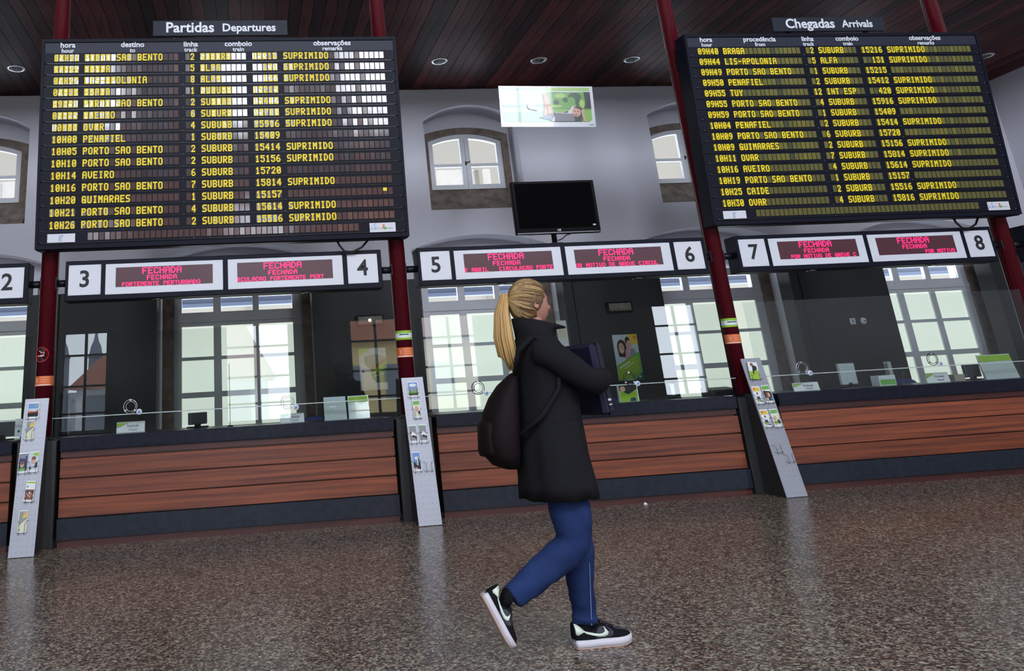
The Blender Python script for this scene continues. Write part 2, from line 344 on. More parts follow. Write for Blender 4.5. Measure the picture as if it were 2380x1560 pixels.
for i, cx in enumerate(NICHE_D): tall_window(i, cx)
# charcoal cladding of the office back wall
def cladding(x0, x1, seams, first=[0]):
    root = empty('wall_panelling' , ((x0+x1)/2, 3.3, 0)); ed = [x0]+seams+[x1]
    n = first[0]; first[0] += 1
    root.name = 'trim_%d' % (n+1); tag(root, kind='structure')
    for a, b_ in zip(ed[:-1], ed[1:]):
        MB().box(a+.004-(x0+x1)/2, b_-.004-(x0+x1)/2, 0, .29, 0.0, 2.69, ch=.004).build('panel', M_WALLLOW, root)
cladding(XL+.02, -2.9, [-6.5]); cladding(-1.05, .71, [-.62]); cladding(2.87, 4.46, []); cladding(6.60, 8.13, [6.75]); cladding(10.2, 11.79, [10.35]); cladding(13.62, XR-.02, [])
# outside platform canopy seen through the high windows
def translucent(name, col):
    m = bpy.data.materials.new(name); m.use_nodes = True; nt = m.node_tree; N = nt.nodes; L = nt.links; N.remove(N['Principled BSDF'])
    t = N.new('ShaderNodeBsdfTranslucent'); d = N.new('ShaderNodeBsdfDiffuse'); mx = N.new('ShaderNodeAddShader'); t.inputs[0].default_value = (*col, 1); d.inputs[0].default_value = (.12, .11, .09, 1)
    L.new(t.outputs[0], mx.inputs[0]); L.new(d.outputs[0], mx.inputs[1]); L.new(mx.outputs[0], N['Material Output'].inputs[0]); MATS[name] = m; return m
M_CANOPY = translucent('cream_translucent_sheet', (.080,.074,.060)); M_CANOPYW = translucent('pale_translucent_rib', (.30,.29,.26)); M_REAR = translucent('pinkish_frosted_glazing', (.066,.056,.049))
cn = empty('platform_canopy', (5, 9, 0)); tag(cn, 'cream platform canopy with pale beams seen through the high arched windows', 'canopy')
cs = MB(); cs.add([(-30,-3.6,5.9),(30,-3.6,5.9),(30,6.5,9.4),(-30,6.5,9.4)], [(0,1,2,3)]); cs.build('roof_sheet', M_CANOPY, cn)
MB().add([(-30,6.5,3.4),(30,6.5,3.4),(30,6.5,9.4),(-30,6.5,9.4)], [(0,1,2,3)]).build('rear_glazing', M_REAR, cn)
for k in range(14):
    MB().box(-15+k*2.4, -14.86+k*2.4, 6.3, 6.45, 3.4, 7.6).build('post', M_CANOPYW, cn)
for yy in (1.4, 3.8): MB().box(-30, 30, yy, yy+.16, 5.9+(yy+3.6)*.3465-.30, 5.9+(yy+3.6)*.3465-.06).build('purlin', M_CANOPYW, cn)
tag(MB().box(-16, 18, 8.0, 8.3, 2.95, 3.7).box(-16, 18, 7.9, 8.0, 2.93, 3.0).build('platform_fascia', mat('blue_grey_fascia', (.055,.065,.10), .7)), 'long blue-grey platform fascia seen through the small top panes', 'fascia')
# ------------------------------------------------------------------ street outside the front windows (seen mirrored in the glass)
M_HOUSE = mat('pale_house_render', (0.66,0.68,0.72), 0.8); M_TILE = mat('terracotta_roof', (0.50,0.20,0.13), 0.8, var=.3, scale=3, stretch=(1,1,8)); M_ASPH = mat('asphalt', (0.16,0.16,0.17), 0.9)
tag(MB().box(-60, 60, -95, FW-.4, -4.8, -4.6).build('ground', M_ASPH), kind='structure')
hs_ = empty('house', (-2.5, -31, 0)); tag(hs_, 'pale two-storey house with a terracotta roof mirrored in the ticket glass', 'house')
MB().box(-3.2, 5.5, -4, 0, -4.6, 2.1).build('wall', M_HOUSE, hs_)
MB().prism([(-3.6,2.0),(5.9,2.0),(4.0,5.4),(0.2,5.4)], 'y', -4.4, .4).build('roof', M_TILE, hs_)
wn = MB().box(-.55, .55, 0.02, .08, -.8, .8).mesh('window')
for k in range(4):
    for z in (0.9, -2.2): link('window', wn, mat('house_window', (0.2,0.23,0.27), .2), hs_, loc=(-2.2+k*2.1, 0, z))
yh = empty('house', (13, -32, 0)); tag(yh, 'yellow house with tall windows mirrored in the glass beside ticket window 4', 'house')
MB().box(-7, 7, -4, 0, -4.6, 3.6).build('wall', mat('yellow_render', (0.72,0.56,0.26), .8), yh)
MB().prism([(-7.4,3.5),(7.4,3.5),(5,6),(-5,6)], 'y', -4.4, .4).build('roof', M_TILE, yh)
for k in range(6):
    for z in (1.6, -1.5): link('window', wn, MATS['house_window'], yh, loc=(-6+k*2.3, 0, z))
tw = empty('church', (-13.2, -70, 0)); tag(tw, 'grey twin-towered church mirrored in the glass beside the left column', 'church')
for dx in (-1.5, 1.5):
    t_ = MB(); t_.box(dx-.55, dx+.55, -.5, .5, -4.6, 5.6); t_.lathe([(.75,0),(.55,.5),(.5,.9),(.2,1.6),(.05,2.6)], (dx, 0, 5.6), n=8); t_.build('tower', mat('slate_tower', (0.16,0.17,0.22), .8), tw)
MB().box(-5, 2.5, -6, -1, -4.6, 2.6).build('nave', M_HOUSE, tw)
# ------------------------------------------------------------------ ceiling lights
for k, (u, v, lab) in enumerate([(38,159,'round chrome downlight in the wooden ceiling left of the departures board'), (1021,142,'leftmost round downlight between the two big boards'), (1252,140,'round ceiling downlight above the hanging poster'), (1468,138,'round ceiling downlight just left of the arrivals board'), (2290,130,'round chrome downlight right of the arrivals board')]):
    d = F_ + (u-PPX)/FPX*R_ - (v-PPY)/FPX*U_; p = CAM + d*((ZC-CAM.z)/d.z)
    r = empty('downlight', (p.x, p.y, ZC)); tag(r, lab, 'ceiling light', 'downlights in the wooden ceiling')
    MB().lathe([(.085,-.001),(.088,-.008),(.118,-.012),(.125,-.004),(.125,.0)], (0,0,0), n=28).build('trim_ring', mat('chrome_ring', (.75,.75,.78), .25, metal=.6), r)
    MB().lathe([(.084,-.009),(.05,-.0085),(.0,-.008)], (0,0,0), n=24).build('reflector', mat('lamp_recess', (.45,.46,.48), .3), r)
    lv = MB()
    for q in (-.045, -.015, .015, .045): lv.box(q-.004, q+.004, -.07, .07, -.013, -.009)
    lv.build('louvre', M_BLACK, r)
# ------------------------------------------------------------------ columns
CX = [-3.5, 0, 3.5, 7.0, 10.5, 14.0]
def column(x, lab, stickers):
    r = empty('column', (x, 0, 0)); tag(r, lab, 'column', 'dark red columns along the ticket counters')
    MB().lathe([(.085,.9),(.085,ZC-.05),(.10,ZC-.04),(.10,ZC)], (0,0,0), n=40).build('shaft', M_RED, r)
    MB().lathe([(.125,.88),(.125,.90),(.1,.915),(.086,.93)], (0,0,0), n=40).build('base_collar', M_BLACK, r)
    for kind, z0, z1 in stickers:
        n = 24; a0, a1 = -PI*.98, -PI*.02
        def arcband(za, zb, rr, A=a0, B=a1, mi=0, mb=None):
            P = []; 
            for k in range(n+1):
                a = A+(B-A)*k/n; P += [(rr*math.cos(a), rr*math.sin(a), za), (rr*math.cos(a), rr*math.sin(a), zb)]
            mb.add(P, [(2*k, 2*k+2, 2*k+3, 2*k+1) for k in range(n)], mi)
        s = MB()
        if kind == 'green':
            arcband(z0, z1, .0862, mb=s, mi=0); arcband(z0+.02, z1-.025, .0867, mb=s, mi=1); arcband(z0+.045, z0+.058, .087, -PI*.72, -PI*.35, mb=s, mi=2); s.build('sticker', [P_LIME, P_WHITE, P_DGREEN], r)
        elif kind == 'orange':
            arcband(z0, z1, .0862, mb=s, mi=0); arcband(z0+.006, z0+.014, .0868, -PI*.9, -PI*.2, mb=s, mi=1); 
            for q in range(3): arcband(z0+.035+q*.02, z0+.040+q*.02, .0868, -PI*.60, -PI*.25, mb=s, mi=2)
            s.build('sticker', [P_ORANGE, P_WHITE, flat('pale_orange', (.85,.42,.25))], r)
            xm = MB()
            for sg in (-1, 1):
                A = -PI*.72; pts = []
                for q in range(5):
                    t = q/4; a = A-.14+.28*t; zc = (z0+z1)/2+.005+sg*(t-.5)*.045; pts.append((.0872*math.cos(a), .0872*math.sin(a), zc))
                xm.tube(pts, .0018, 4)
            xm.build('cross_mark', P_WHITE, r)
        else:   # no-smoking disc on the left front
            ca, zc = -PI*.60, (z0+z1)/2; rad = (z1-z0)/2
            def cp(dx, dz, rr=.0875): a = ca+dx/.086; return (rr*math.cos(a), rr*math.sin(a), zc+dz)
            P = [cp(0,0,.0862)]+[cp(rad*math.cos(t*2*PI/32), rad*math.sin(t*2*PI/32), .0866) for t in range(32)]
            d_ = MB().add(P, [(0, 1+t, 1+(t+1)%32) for t in range(32)]).build('no_smoking_sign', P_BLACK, r)
            MB().tube([cp(rad*.95*math.cos(t*2*PI/32), rad*.95*math.sin(t*2*PI/32)) for t in range(32)], .0035, 6, closed=True).tube([cp(rad*.66*q, rad*.66*q) for q in (-1,-.5,0,.5,1)], .004, 6).build('red_ring', P_RED, d_)
            MB().tube([cp(-.035,-.012,.0869), cp(.0,-.014,.0869), cp(.03,-.010,.0869)], .006, 5).tube([cp(.02,.0,.0869), cp(.035,.012,.0869), cp(.0,.02,.0869), cp(-.02,.035,.0869)], .004, 5).build('cigarette', P_WHITE, d_)
    return r
column(-3.5, 'dark red column beyond the left edge beside ticket window 2', [])
column(0.0, 'dark red column with a no-smoking sign between ticket windows 2 and 3', [('smoke', 1.60, 1.745), ('orange', 1.385, 1.475)])
column(3.5, 'dark red column with green and orange stickers between ticket windows 4 and 5', [('green', 1.64, 1.73), ('orange', 1.47, 1.565)])
column(7.0, 'dark red column with stickers between ticket windows 6 and 7', [('green', 1.60, 1.69), ('orange', 1.43, 1.525)])
column(10.5, 'dark red column with no stickers right of ticket window 8', [])
# ------------------------------------------------------------------ counters
def counter(x0, x1, lab, glab):
    r = empty('ticket_counter', ((x0+x1)/2, -.207, 0)); tag(r, lab, 'counter', 'ticket counters between the columns'); w = (x1-x0)/2
    MB().box(-w+.02, w-.02, .06, .62, .03, .86).build('carcass', M_DARKWOOD, r)
    MB().box(-w, w, 0, .72, .80, .918, ch=.004).build('worktop', M_GRANITE, r)
    MB().box(-w+.005, w-.005, .035, .06, .745, .80).build('top_rail', M_DARKWOOD, r)
    zs = [.243, .408, .573, .742]
    for a, b_ in zip(zs[:-1], zs[1:]): MB().box(-w+.005, w-.005, .022, .062, a, b_-.010, ch=.003).build('plank', M_COUNTER, r)
    MB().box(-w, w, .0, .05, .062, .237, ch=.002).build('kick_slab', M_SLAB, r)
    MB().box(-w+.005, w-.005, .03, .06, .0, .062).build('base_board', M_DARKWOOD, r)
    # office side shelf glass
    g = empty('counter_screen', ((x0+x1)/2, -.10, .918)); tag(g, glab, 'glass screen', 'glass screens on the ticket counters')
    wg = w+.10; zj = .17
    for a, b_ in ((-wg, 0.0), (0.0, wg)):
        MB().box(a+.003, b_-.003, -.004, .004, .0, zj-.004).build('lower_pane', M_GLASS, g)
    MB().box(-wg, wg, -.004, .004, zj+.004, .925).build('upper_pane', M_GLASS, g)
    MB().box(-wg, wg, -.006, .006, zj-.004, zj+.004).build('edge_strip', mat('pale_glass_edge', (.45,.52,.50), .3), g)
    return r
counter(-3.29, -.21, 'mahogany ticket counter cut off by the left edge, left of the no-smoking column', 'glass screen at the left edge below the sign numbered 2')
counter(.209, 3.298, 'mahogany ticket counter below the departures board, between the left and middle brochure boards', 'glass screen below the sign of windows 3 and 4, mirroring houses')
counter(3.71, 6.79, 'mahogany ticket counter behind the walking woman', 'glass screen behind the head and backpack of the walking woman')
counter(7.24, 10.3, 'mahogany ticket counter below the arrivals board, right of the right brochure board', 'glass screen below the arrivals board, above the shadowed right-hand counter')
counter(10.72, 13.8, 'mahogany ticket counter beyond the last column at the right edge', 'sliver of glass screen beyond the last column at the right edge')
# piers with a sloping fin that carries the brochure boards
BR = [(0.0,'left'),(3.5,'middle'),(7.0,'right')]
def pier(x, lab, fin=True):
    r = empty('stone_pier', (x, 0, 0)); tag(r, lab, 'pier', 'dark stone piers below the columns')
    MB().box(-.175, .175, -.175, .40, 0, .90, ch=.006).build('block', M_PIER, r)
    if fin: MB().prism([(-.176,0),(-.505,0),(-.30,.93),(-.176,.93)], 'x', -.09, .09).build('fin', mat('charcoal_fin', (.040,.040,.042), .5, var=.4, scale=4, stretch=(1,1,.4)), r)
pier(-3.5, 'dark stone pier beyond the left edge', False); pier(0, 'dark stone pier behind the left brochure board'); pier(3.5, 'dark stone pier behind the middle brochure board'); pier(7, 'dark stone pier behind the right brochure board'); pier(10.5, 'dark stone pier beneath the plain column at the right edge', False)
# ------------------------------------------------------------------ brochure boards
BY0, BY1, BZ1 = -.535, -.25, 1.272
tl = math.atan2(BY1-BY0, BZ1); BLEN = math.hypot(BY1-BY0, BZ1)
def leaflet(parent_frame, x, s, w, h, design, lab, rotz=0.0, off=0.004, name='leaflet', grp=None):
    """a leaflet lying in a wire pocket; x,s = lower-left corner in board plane"""
    o = empty(name); o.matrix_world = parent_frame @ Matrix.Translation((x+w/2, -off, s+h/2)) @ Matrix.Rotation(rotz, 4, 'Y')
    tag(o, lab, 'leaflet', grp)
    MB().box(-w/2, w/2, -.002, .004, -h/2, h/2).build('paper', P_WHITE, o)
    p = MB(); e = [0]
    def rect(a, b_, c, d, col): e[0] += .00035; y = -.0022-e[0]; p.add([(w*(a-.5),y,h*(c-.5)),(w*(b_-.5),y,h*(c-.5)),(w*(b_-.5),y,h*(d-.5)),(w*(a-.5),y,h*(d-.5))], [(0,1,2,3)], PI_[col])
    def pol(pts, col): e[0] += .00035; y = -.0022-e[0]; p.add([(w*(a-.5),y,h*(b_-.5)) for a, b_ in pts], [tuple(range(len(pts)))], PI_[col])
    def ell(cx, cy, rx, ry, col): pol([(cx+rx*math.cos(t*PI/8), cy+ry*math.sin(t*PI/8)) for t in range(16)], col)
    if design == 'city': rect(.07,.93,.12,.92,'pale_blue'); rect(.07,.93,.62,.92,'sky_blue'); rect(.07,.93,.12,.42,'black'); pol([(.07,.42),(.3,.48),(.6,.43),(.93,.5),(.93,.4),(.07,.36)],'orange'); ell(.75,.8,.11,.07,'lime')
    elif design == 'park': rect(.07,.93,.12,.92,'grey'); pol([(.07,.5),(.93,.62),(.93,.92),(.07,.92)],'sky_blue'); ell(.5,.75,.34,.1,'white'); rect(.07,.93,.12,.36,'green'); rect(.07,.93,.12,.22,'dark_hair')
    elif design == 'tram': rect(.05,.95,.05,.96,'lime'); rect(.08,.9,.4,.95,'grey'); pol([(.45,.62),(.95,.7),(.95,.93),(.55,.9)],'yellow'); ell(.7,.86,.16,.07,'skin_tone'); pol([(.05,.05),(.95,.05),(.95,.62),(.05,.3)],'cream'); ell(.2,.13,.1,.05,'lime')
    elif design == 'portrait': rect(.06,.94,.12,.93,'navy'); rect(.14,.86,.85,.875,'white'); rect(.14,.7,.79,.81,'white'); rect(.14,.8,.73,.745,'white'); ell(.42,.42,.2,.14,'skin_tone'); ell(.4,.5,.19,.09,'brown'); ell(.45,.2,.32,.1,'green')
    elif design == 'phone': rect(.06,.94,.12,.95,'pale_blue'); pol([(.5,.95),(.94,.95),(.94,.76),(.4,.84)],'lime'); ell(.45,.56,.24,.16,'skin_tone'); ell(.5,.68,.24,.09,'brown'); pol([(.6,.2),(.92,.25),(.9,.5),(.68,.45)],'navy'); rect(.08,.3,.14,.24,'navy')
    elif design == 'crowd':
        rect(.05,.95,.88,.95,'lime'); ell(.2,.72,.1,.06,'green'); rect(.05,.95,.10,.58,'brown')
        for k in range(9): ell(.15+.09*k, .25+.23*((k*7)%5)/4, .07, .05, ['skin_tone','pink','black','skin_tone','white'][k%5])
    elif design == 'train': rect(.06,.94,.14,.93,'grey'); rect(.06,.94,.89,.93,'green'); pol([(.1,.5),(.5,.62),(.94,.45),(.94,.28),(.4,.4)],'white'); pol([(.3,.34),(.94,.24),(.94,.34),(.5,.44)],'black'); ell(.2,.35,.08,.14,'pink'); ell(.25,.55,.1,.05,'black')
    elif design == 'church': rect(.06,.94,.12,.95,'sky_blue'); ell(.55,.68,.3,.08,'white'); pol([(.08,.12),(.08,.4),(.3,.5),(.45,.3),(.6,.75),(.75,.72),(.9,.2),(.9,.12)],'black'); pol([(.52,.3),(.66,.32),(.68,.72),(.56,.72)],'cream'); rect(.06,.5,.12,.2,'pink')
    elif design == 'office': rect(.08,.9,.70,.93,'yellow'); rect(.12,.4,.8,.9,'orange'); ell(.48,.55,.1,.07,'skin_tone'); ell(.46,.6,.1,.05,'black'); pol([(.3,.4),(.6,.42),(.72,.25),(.35,.22)],'navy'); ell(.42,.2,.18,.08,'lime'); pol([(.55,.2),(.9,.14),(.9,.1),(.5,.13)],'navy')
    elif design == 'nature': rect(.06,.94,.74,.95,'green'); rect(.06,.94,.12,.68,'cream'); ell(.4,.5,.16,.12,'skin_tone'); ell(.7,.28,.16,.12,'navy'); ell(.4,.24,.2,.08,'lime')
    elif design == 'couple': rect(.05,.95,.74,.95,'green'); pol([(.05,.70),(.95,.62),(.95,.1),(.05,.12)],'black'); ell(.42,.42,.2,.18,'brown'); ell(.62,.44,.14,.13,'skin_tone'); ell(.78,.22,.14,.08,'sky_blue'); rect(.1,.4,.14,.3,'cream')
    elif design == 'green': rect(.0,1,.0,.55,'lime'); pol([(0,.45),(1,.5),(1,1),(0,1)],'white'); pol([(.35,.3),(.8,.2),(.85,.75),(.4,.85)],'black'); ell(.38,.85,.16,.1,'brown'); pol([(.4,.0),(.98,.12),(.9,.6),(.5,.45)],'lime'); rect(.6,.8,.3,.36,'orange')
    else: rect(.06,.94,.1,.95,'cream'); ell(.45,.5,.22,.16,'skin_tone'); rect(.1,.9,.75,.95,'green'); ell(.7,.3,.14,.1,'navy')
    p.build('print', PR, o)
    return o
def rack(parent, x, s, w, h, lone=False):
    """wire pocket in board plane, open top"""
    t = MB(); y = -.022; z0, z1 = s-.004, s+h*.52; r_ = .0016
    a, b_ = x+w*.18, x+w*.82
    for q in (a, b_): t.tube([(q,-.0,z0-.012),(q,y,z0-.012),(q,y,z1-.02),(q-.012 if q == a else q+.012, y*.6, z1),(q-.022 if q == a else q+.022, 0, z1+.004)], r_, 5)
    t.tube([(x-.006,0,z0+.012),(x-.002,y,z0),(x+w+.002,y,z0),(x+w+.006,0,z0+.012)], r_, 5)
    if w > .08: t.tube([(x-.004,y*.9,z0+h*.28),(x+w+.004,y*.9,z0+h*.28)], r_, 5)
    return t.build('wire_rack', M_WIRE, parent)
def brochure_board(x, lab, items, racks):
    r = empty('brochure_board', (x, BY0, 0.0), (-tl, 0, 0)); tag(r, lab, 'brochure rack', 'leaning aluminium brochure boards')
    bpy.context.view_layer.update()
    MB().box(-.106, .106, 0, .012, 0.004, BLEN, ch=.0015).build('backing_sheet', M_ALU, r)
    hl = MB()
    for i in range(5):
        for j in range(26):
            hx, hz = -.085+i*.0425, .04+j*.048; hl.add([(hx+.0026*math.cos(t*PI/3), -.0006, hz+.0026*math.sin(t*PI/3)) for t in range(6)], [(0,1,2,3,4,5)])
    h_ = hl.build('peg_holes', P_BLACK, r); tag(h_, kind='stuff')
    Mw = Matrix.Translation((x, BY0, 0.0)) @ Matrix.Rotation(-tl, 4, 'X')
    for (px_, s, w_, h, d, lb, *rz) in items: leaflet(Mw, px_, s, w_, h, d, lb, rz[0] if rz else 0.0, off=.006+(rz[1] if len(rz) > 1 else 0), grp=None)
    for a in racks: rack(r, *a)
    return r
LW, LH = .070, .158
brochure_board(0.0, 'leaning aluminium brochure board at the left, by the no-smoking column',
 [(-.076,1.125,.105,.145,'city','wide leaflet of a city at dusk, topmost on the left brochure board'), (-.072,.945,.074,.165,'tram','leaflet with a yellow tram directly below the city leaflet on the left board'),
  (-.103,.665,.082,.170,'portrait','dark leaflet with a smiling face, left one of the pair on the left board'), (-.014,.668,.082,.172,'phone','leaflet of a person on the phone, right one of the pair on the left board'),
  (-.020,.43,.080,.168,'crowd','leaflet showing a red crowd, tilted, low on the left board', .08, .004), (-.050,.19,.074,.175,'tram','lowest leaflet on the left brochure board, yellow and lime', 0.0)],
 [(-.076,1.125,.105,.145), (-.072,.945,.074,.165), (-.103,.665,.082,.170), (-.014,.668,.082,.172), (-.020,.43,.080,.168), (-.050,.19,.074,.175)])
brochure_board(3.5, 'leaning aluminium brochure board in the middle, left of the walking woman',
 [(-.058,1.115,.105,.15,'park','wide leaflet with blue sky and park, topmost on the middle brochure board'), (-.030,.92,.075,.165,'nature2','pale leaflet fanned out, second from the top of the middle board', -.03, .006),
  (-.098,.70,.078,.165,'train','grey train leaflet, left of the identical pair on the middle board'), (-.002,.70,.078,.165,'train','grey train leaflet, right of the identical pair on the middle board'),
  (-.094,.455,.078,.170,'church','leaflet with a church under blue sky, lowest on the middle board', 0.0)],
 [(-.058,1.115,.105,.15), (-.030,.92,.075,.165), (-.098,.70,.078,.165), (-.002,.70,.078,.165), (-.094,.455,.078,.17), (.012,.455,.075,.15)])
brochure_board(7.0, 'leaning aluminium brochure board at the right, by the column between windows 6 and 7',
 [(-.070,1.09,.10,.17,'green','lime leaflet of a man in a dark suit, folded open on the right board', .12, .012), (-.098,.855,.085,.17,'office','upper yellow-topped office leaflet on the right brochure board'), (.006,.86,.085,.17,'couple','green-topped leaflet of a brown-haired couple on the right board', -.05),
  (-.098,.635,.085,.165,'office','lower yellow-topped office leaflet on the right brochure board'), (.008,.63,.082,.17,'nature','green-topped leaflet with a child and cream ground, lower right on the right board', -.04)],
 [(-.080,1.09,.12,.14), (-.098,.855,.085,.17), (.006,.86,.085,.17), (-.098,.635,.085,.165), (.008,.63,.082,.17), (-.075,.40,.075,.12), (.01,.31,.075,.13)])
# ------------------------------------------------------------------ flap boards
CY, CZ0 = -.36, 3.73; TILT = math.atan(.073)
COLS = [(.042,.0502,5), (.345,.0527,18), (1.360,.0495,2), (1.513,.0532,9), (2.051,.0532,5), (2.374,.0540,20)]
SUP = 'SUPRIMIDO'; PSB = 'PORTO SAO BENTO'
B1 = [('09H41',PSB,'2','SUBURB','15316',SUP),('09H46','BRAGA','5','ALFA','131',SUP),('09H47','LIS-APOLONIA','8','ALFA','122',SUP),('09H50','BRAGA','1','SUBURB','15215',''),('09H51',PSB,'2','SUBURB','15412',SUP),('09H55','AVEIRO','6','SUBURB','15718',SUP),('10H00','OVAR','4','SUBURB','15916',SUP),('10H00','PENAFIEL','1','SUBURB','15409',''),('10H05',PSB,'2','SUBURB','15414',SUP),('10H10',PSB,'2','SUBURB','15156',SUP),('10H14','AVEIRO','6','SUBURB','15720',''),('10H16',PSB,'7','SUBURB','15814',SUP),('10H20','GUIMARAES','1','SUBURB','15157',''),('10H21',PSB,'4','SUBURB','15614',SUP),('10H26',PSB,'2','SUBURB','15516',SUP)]
B2 = [('09H40','BRAGA','2','SUBURB','15216',SUP),('09H44','LIS-APOLONIA','5','ALFA','131',SUP),('09H49',PSB,'1','SUBURB','15215',''),('09H50','PENAFIEL','2','SUBURB','15412',SUP),('09H55','TUY','12','INT ESP','420',SUP),('09H55',PSB,'4','SUBURB','15916',SUP),('09H59',PSB,'1','SUBURB','15409',''),('10H04','PENAFIEL','2','SUBURB','15414',SUP),('10H09',PSB,'6','SUBURB','15720',''),('10H09','GUIMARAES','2','SUBURB','15156',SUP),('10H11','OVAR','7','SUBURB','15814',SUP),('10H16','AVEIRO','4','SUBURB','15614',SUP),('10H19',PSB,'1','SUBURB','15157',''),('10H25','CAIDE','2','SUBURB','15516',SUP),('10H30','OVAR','4','SUBURB','15816',SUP)]
def flap_mat(name, cols):
    m = bpy.data.materials.new(name); m.use_nodes = True; nt = m.node_tree; N = nt.nodes; L = nt.links; b = N['Principled BSDF']
    g = N.new('ShaderNodeNewGeometry'); cr = N.new('ShaderNodeValToRGB'); L.new(g.outputs['Random Per Island'], cr.inputs[0]); L.new(cr.outputs[0], b.inputs['Base Color'])
    cr.color_ramp.elements[0].color = (*cols[0], 1); cr.color_ramp.elements[1].color = (*cols[-1], 1)
    for i, c in enumerate(cols[1:-1]): e = cr.color_ramp.elements.new((i+1)/(len(cols)-1)); e.color = (*c, 1)
    b.inputs['Roughness'].default_value = 0.12; b.inputs['Coat Weight'].default_value = .4; b.inputs['Coat Roughness'].default_value = .08
    MATS[name] = m; return m
M_FLAP1 = flap_mat('grey_flap', [(0.055,0.050,0.058),(0.085,0.060,0.062),(0.11,0.062,0.055),(0.070,0.068,0.080)])  # grey flaps; rose tones paint in the red ceiling's reflection
M_FLAP2 = flap_mat('olive_flap', [(0.050,0.060,0.022),(0.16,0.155,0.020),(0.095,0.085,0.020),(0.19,0.17,0.02)])  # yellow-green reflection painted into the base colour of these flaps
def flap_board(x0, rows, title, title2, h2, lab, fm, dx=0.0, xs=1.0):
    r = empty('flap_board', (x0, CY, CZ0), (TILT, 0, 0)); tag(r, lab, 'timetable board', 'black flap timetable boards')
    W = 3.675*xs; zb, zt = -1.10, 1.072
    h = MB(); h.box(0, W, 0, .20, zb, zt, ch=.012); h.build('housing', M_NAVY, r)
    f = MB(); f.box(0.0, .028, -.016, .0, zb+.01, zt-.01); f.box(W-.028, W, -.016, 0, zb+.01, zt-.01); f.box(.028, W-.028, -.016, 0, zt-.045, zt-.01); f.box(.028, W-.028, -.016, 0, zb+.01, zb+.05); f.build('rim', M_NAVY, r)
    MB().box(.03, W-.03, -.006, 0, zt-.165, zt-.05).build('header_strip', mat('header_blue_black', (.024,.027,.045), .45, spec=.25), r)
    hs = [(.169+.087,'hora','hour'), (.82+.087,h2[0],h2[1]), (1.414+.087,'linha','track'), (1.908+.087,'comboio','train'), (2.9+.087,'observa\u00e7\u00f5es','remarks')]
    for hx, a, b_ in hs:
        text('header_lettering', a, .080, M_LETTER, r, (hx*xs, -.008, .997), bold=.0018); text('header_lettering', b_, .064, M_LETTER, r, (hx*xs, -.008, .935), bold=.0014)
    ul = MB()
    for (cx, p, n) in [(.042,.0502,5),(.345,.0527,18),(1.36,.0495,2),(1.513,.0532,15),(2.374,.054,20)]: ul.box((cx+.087)*xs, (cx+.087+p*n-.01)*xs, -.009, -.006, .903, .909)
    ul.build('header_rule', M_LETTER, r)
    R_n = 16; one = None; fl_rest = MB(); cnt = 0
    fme = {}
    for ri in range(16):
        s = .855-.1226*ri if ri < 15 else -.978
        row = empty('display_row', (0, 0, s), parent=r)
        MB().box(.03, W-.03, -.012, -.002, -.056, .056).build('row_panel', M_BOARD, row)
        rl = MB(); rl.box(.06, W-.06, -.0165, -.012, -.0605, -.057); rl.build('row_rail', mat('polished_rail', (.05,.05,.055), .25, metal=.8), row)
        sc_ = MB()
        for q in (.06, 1.42, 1.52, 2.43, W-.06): sc_.lathe([(.006,0),(.004,-.004),(0,-.005)], (q if q == W-.06 else q*xs, -.012, -.050), 'y', 6)
        tag(sc_.build('screws', M_STEEL, row), kind='stuff')
        cells = []
        if ri < 15:
            for (cx, p, n) in COLS:
                for k in range(n): cells.append(((cx+.087+p*k)*xs, p*xs))
        else:
            for k in range(49): cells.append(((.41+.087+.0545*k)*xs, .0545*xs))
        rest = MB()
        for (cx, p) in cells:
            w_ = p*.84; tz, tx = random.uniform(-.010, .010), random.uniform(-.02, .02)
            P = [(0,0,-.036),(w_,0,-.036),(w_,0,.036),(0,0,.036)]
            def tr(P_, y): return [(a, y + (c)*tz + (a-w_/2)*tx, c) for a, _, c in P_]
            front, back = tr(P, -.0035), tr(P, .0035)
            F = [(0,1,2,3),(7,6,5,4),(0,4,5,1),(1,5,6,2),(2,6,7,3),(3,7,4,0)]
            if ri >= 11 and cnt < 296:
                cnt += 1; MB().add(front+back, F).build('flap', fm, row, loc=(cx, -.016, 0))
            else: rest.add([(a+cx, b_-.016, c) for a, b_, c in front+back], F)
        if rest.v: tag(rest.build('flap', fm, row), kind='stuff')
        if ri < 15:
            t = MB()
            for ci, (cx, p, n) in enumerate(COLS):
                sx = rows[ri][ci]
                if ci in (2, 4): sx = sx.rjust(n)
                for k, ch in enumerate(sx): glyph(t, ch, (cx+.087+p*k+p*.06)*xs, -.036, p*.73*xs, .072, -.0225, fat=.34)
            if rows is B1 and ri == 12: t.add([((2.374+.087+.054*18)*xs,-.0225,0),((2.374+.087+.054*18+.04)*xs,-.0225,.0),((2.374+.087+.054*18+.04)*xs,-.0225,.034),((2.374+.087+.054*18)*xs,-.0225,.034)], [(0,1,2,3)])
            tag(t.build('flap_lettering', M_YELLOW, row), kind='stuff')
    pl = MB().box((.03+.087)*xs, (.291+.087)*xs, -.020, -.012, -1.028, -.945).build('maker_plate', M_WHITE, r)
    t = MB(); X = (.16+.087)*xs
    t.tube([(X-.018,-.021,-1.02),(X-.018,-.021,-.955)], .0022, 4); t.tube([(X-.002,-.021,-1.02),(X-.002,-.021,-.985),(X+.004,-.021,-.97),(X+.022,-.021,-.958)], .0022, 4); t.tube([(X-.018,-.021,-.99),(X-.006,-.021,-.972),(X+.012,-.021,-.955)], .0018, 4)
    t.build('blue_emblem', P_SKY, pl)
    pl = MB().box((3.185+.087)*xs, (3.45+.087)*xs, -.020, -.012, -1.037, -.943).build('maker_plate', M_WHITE, r)
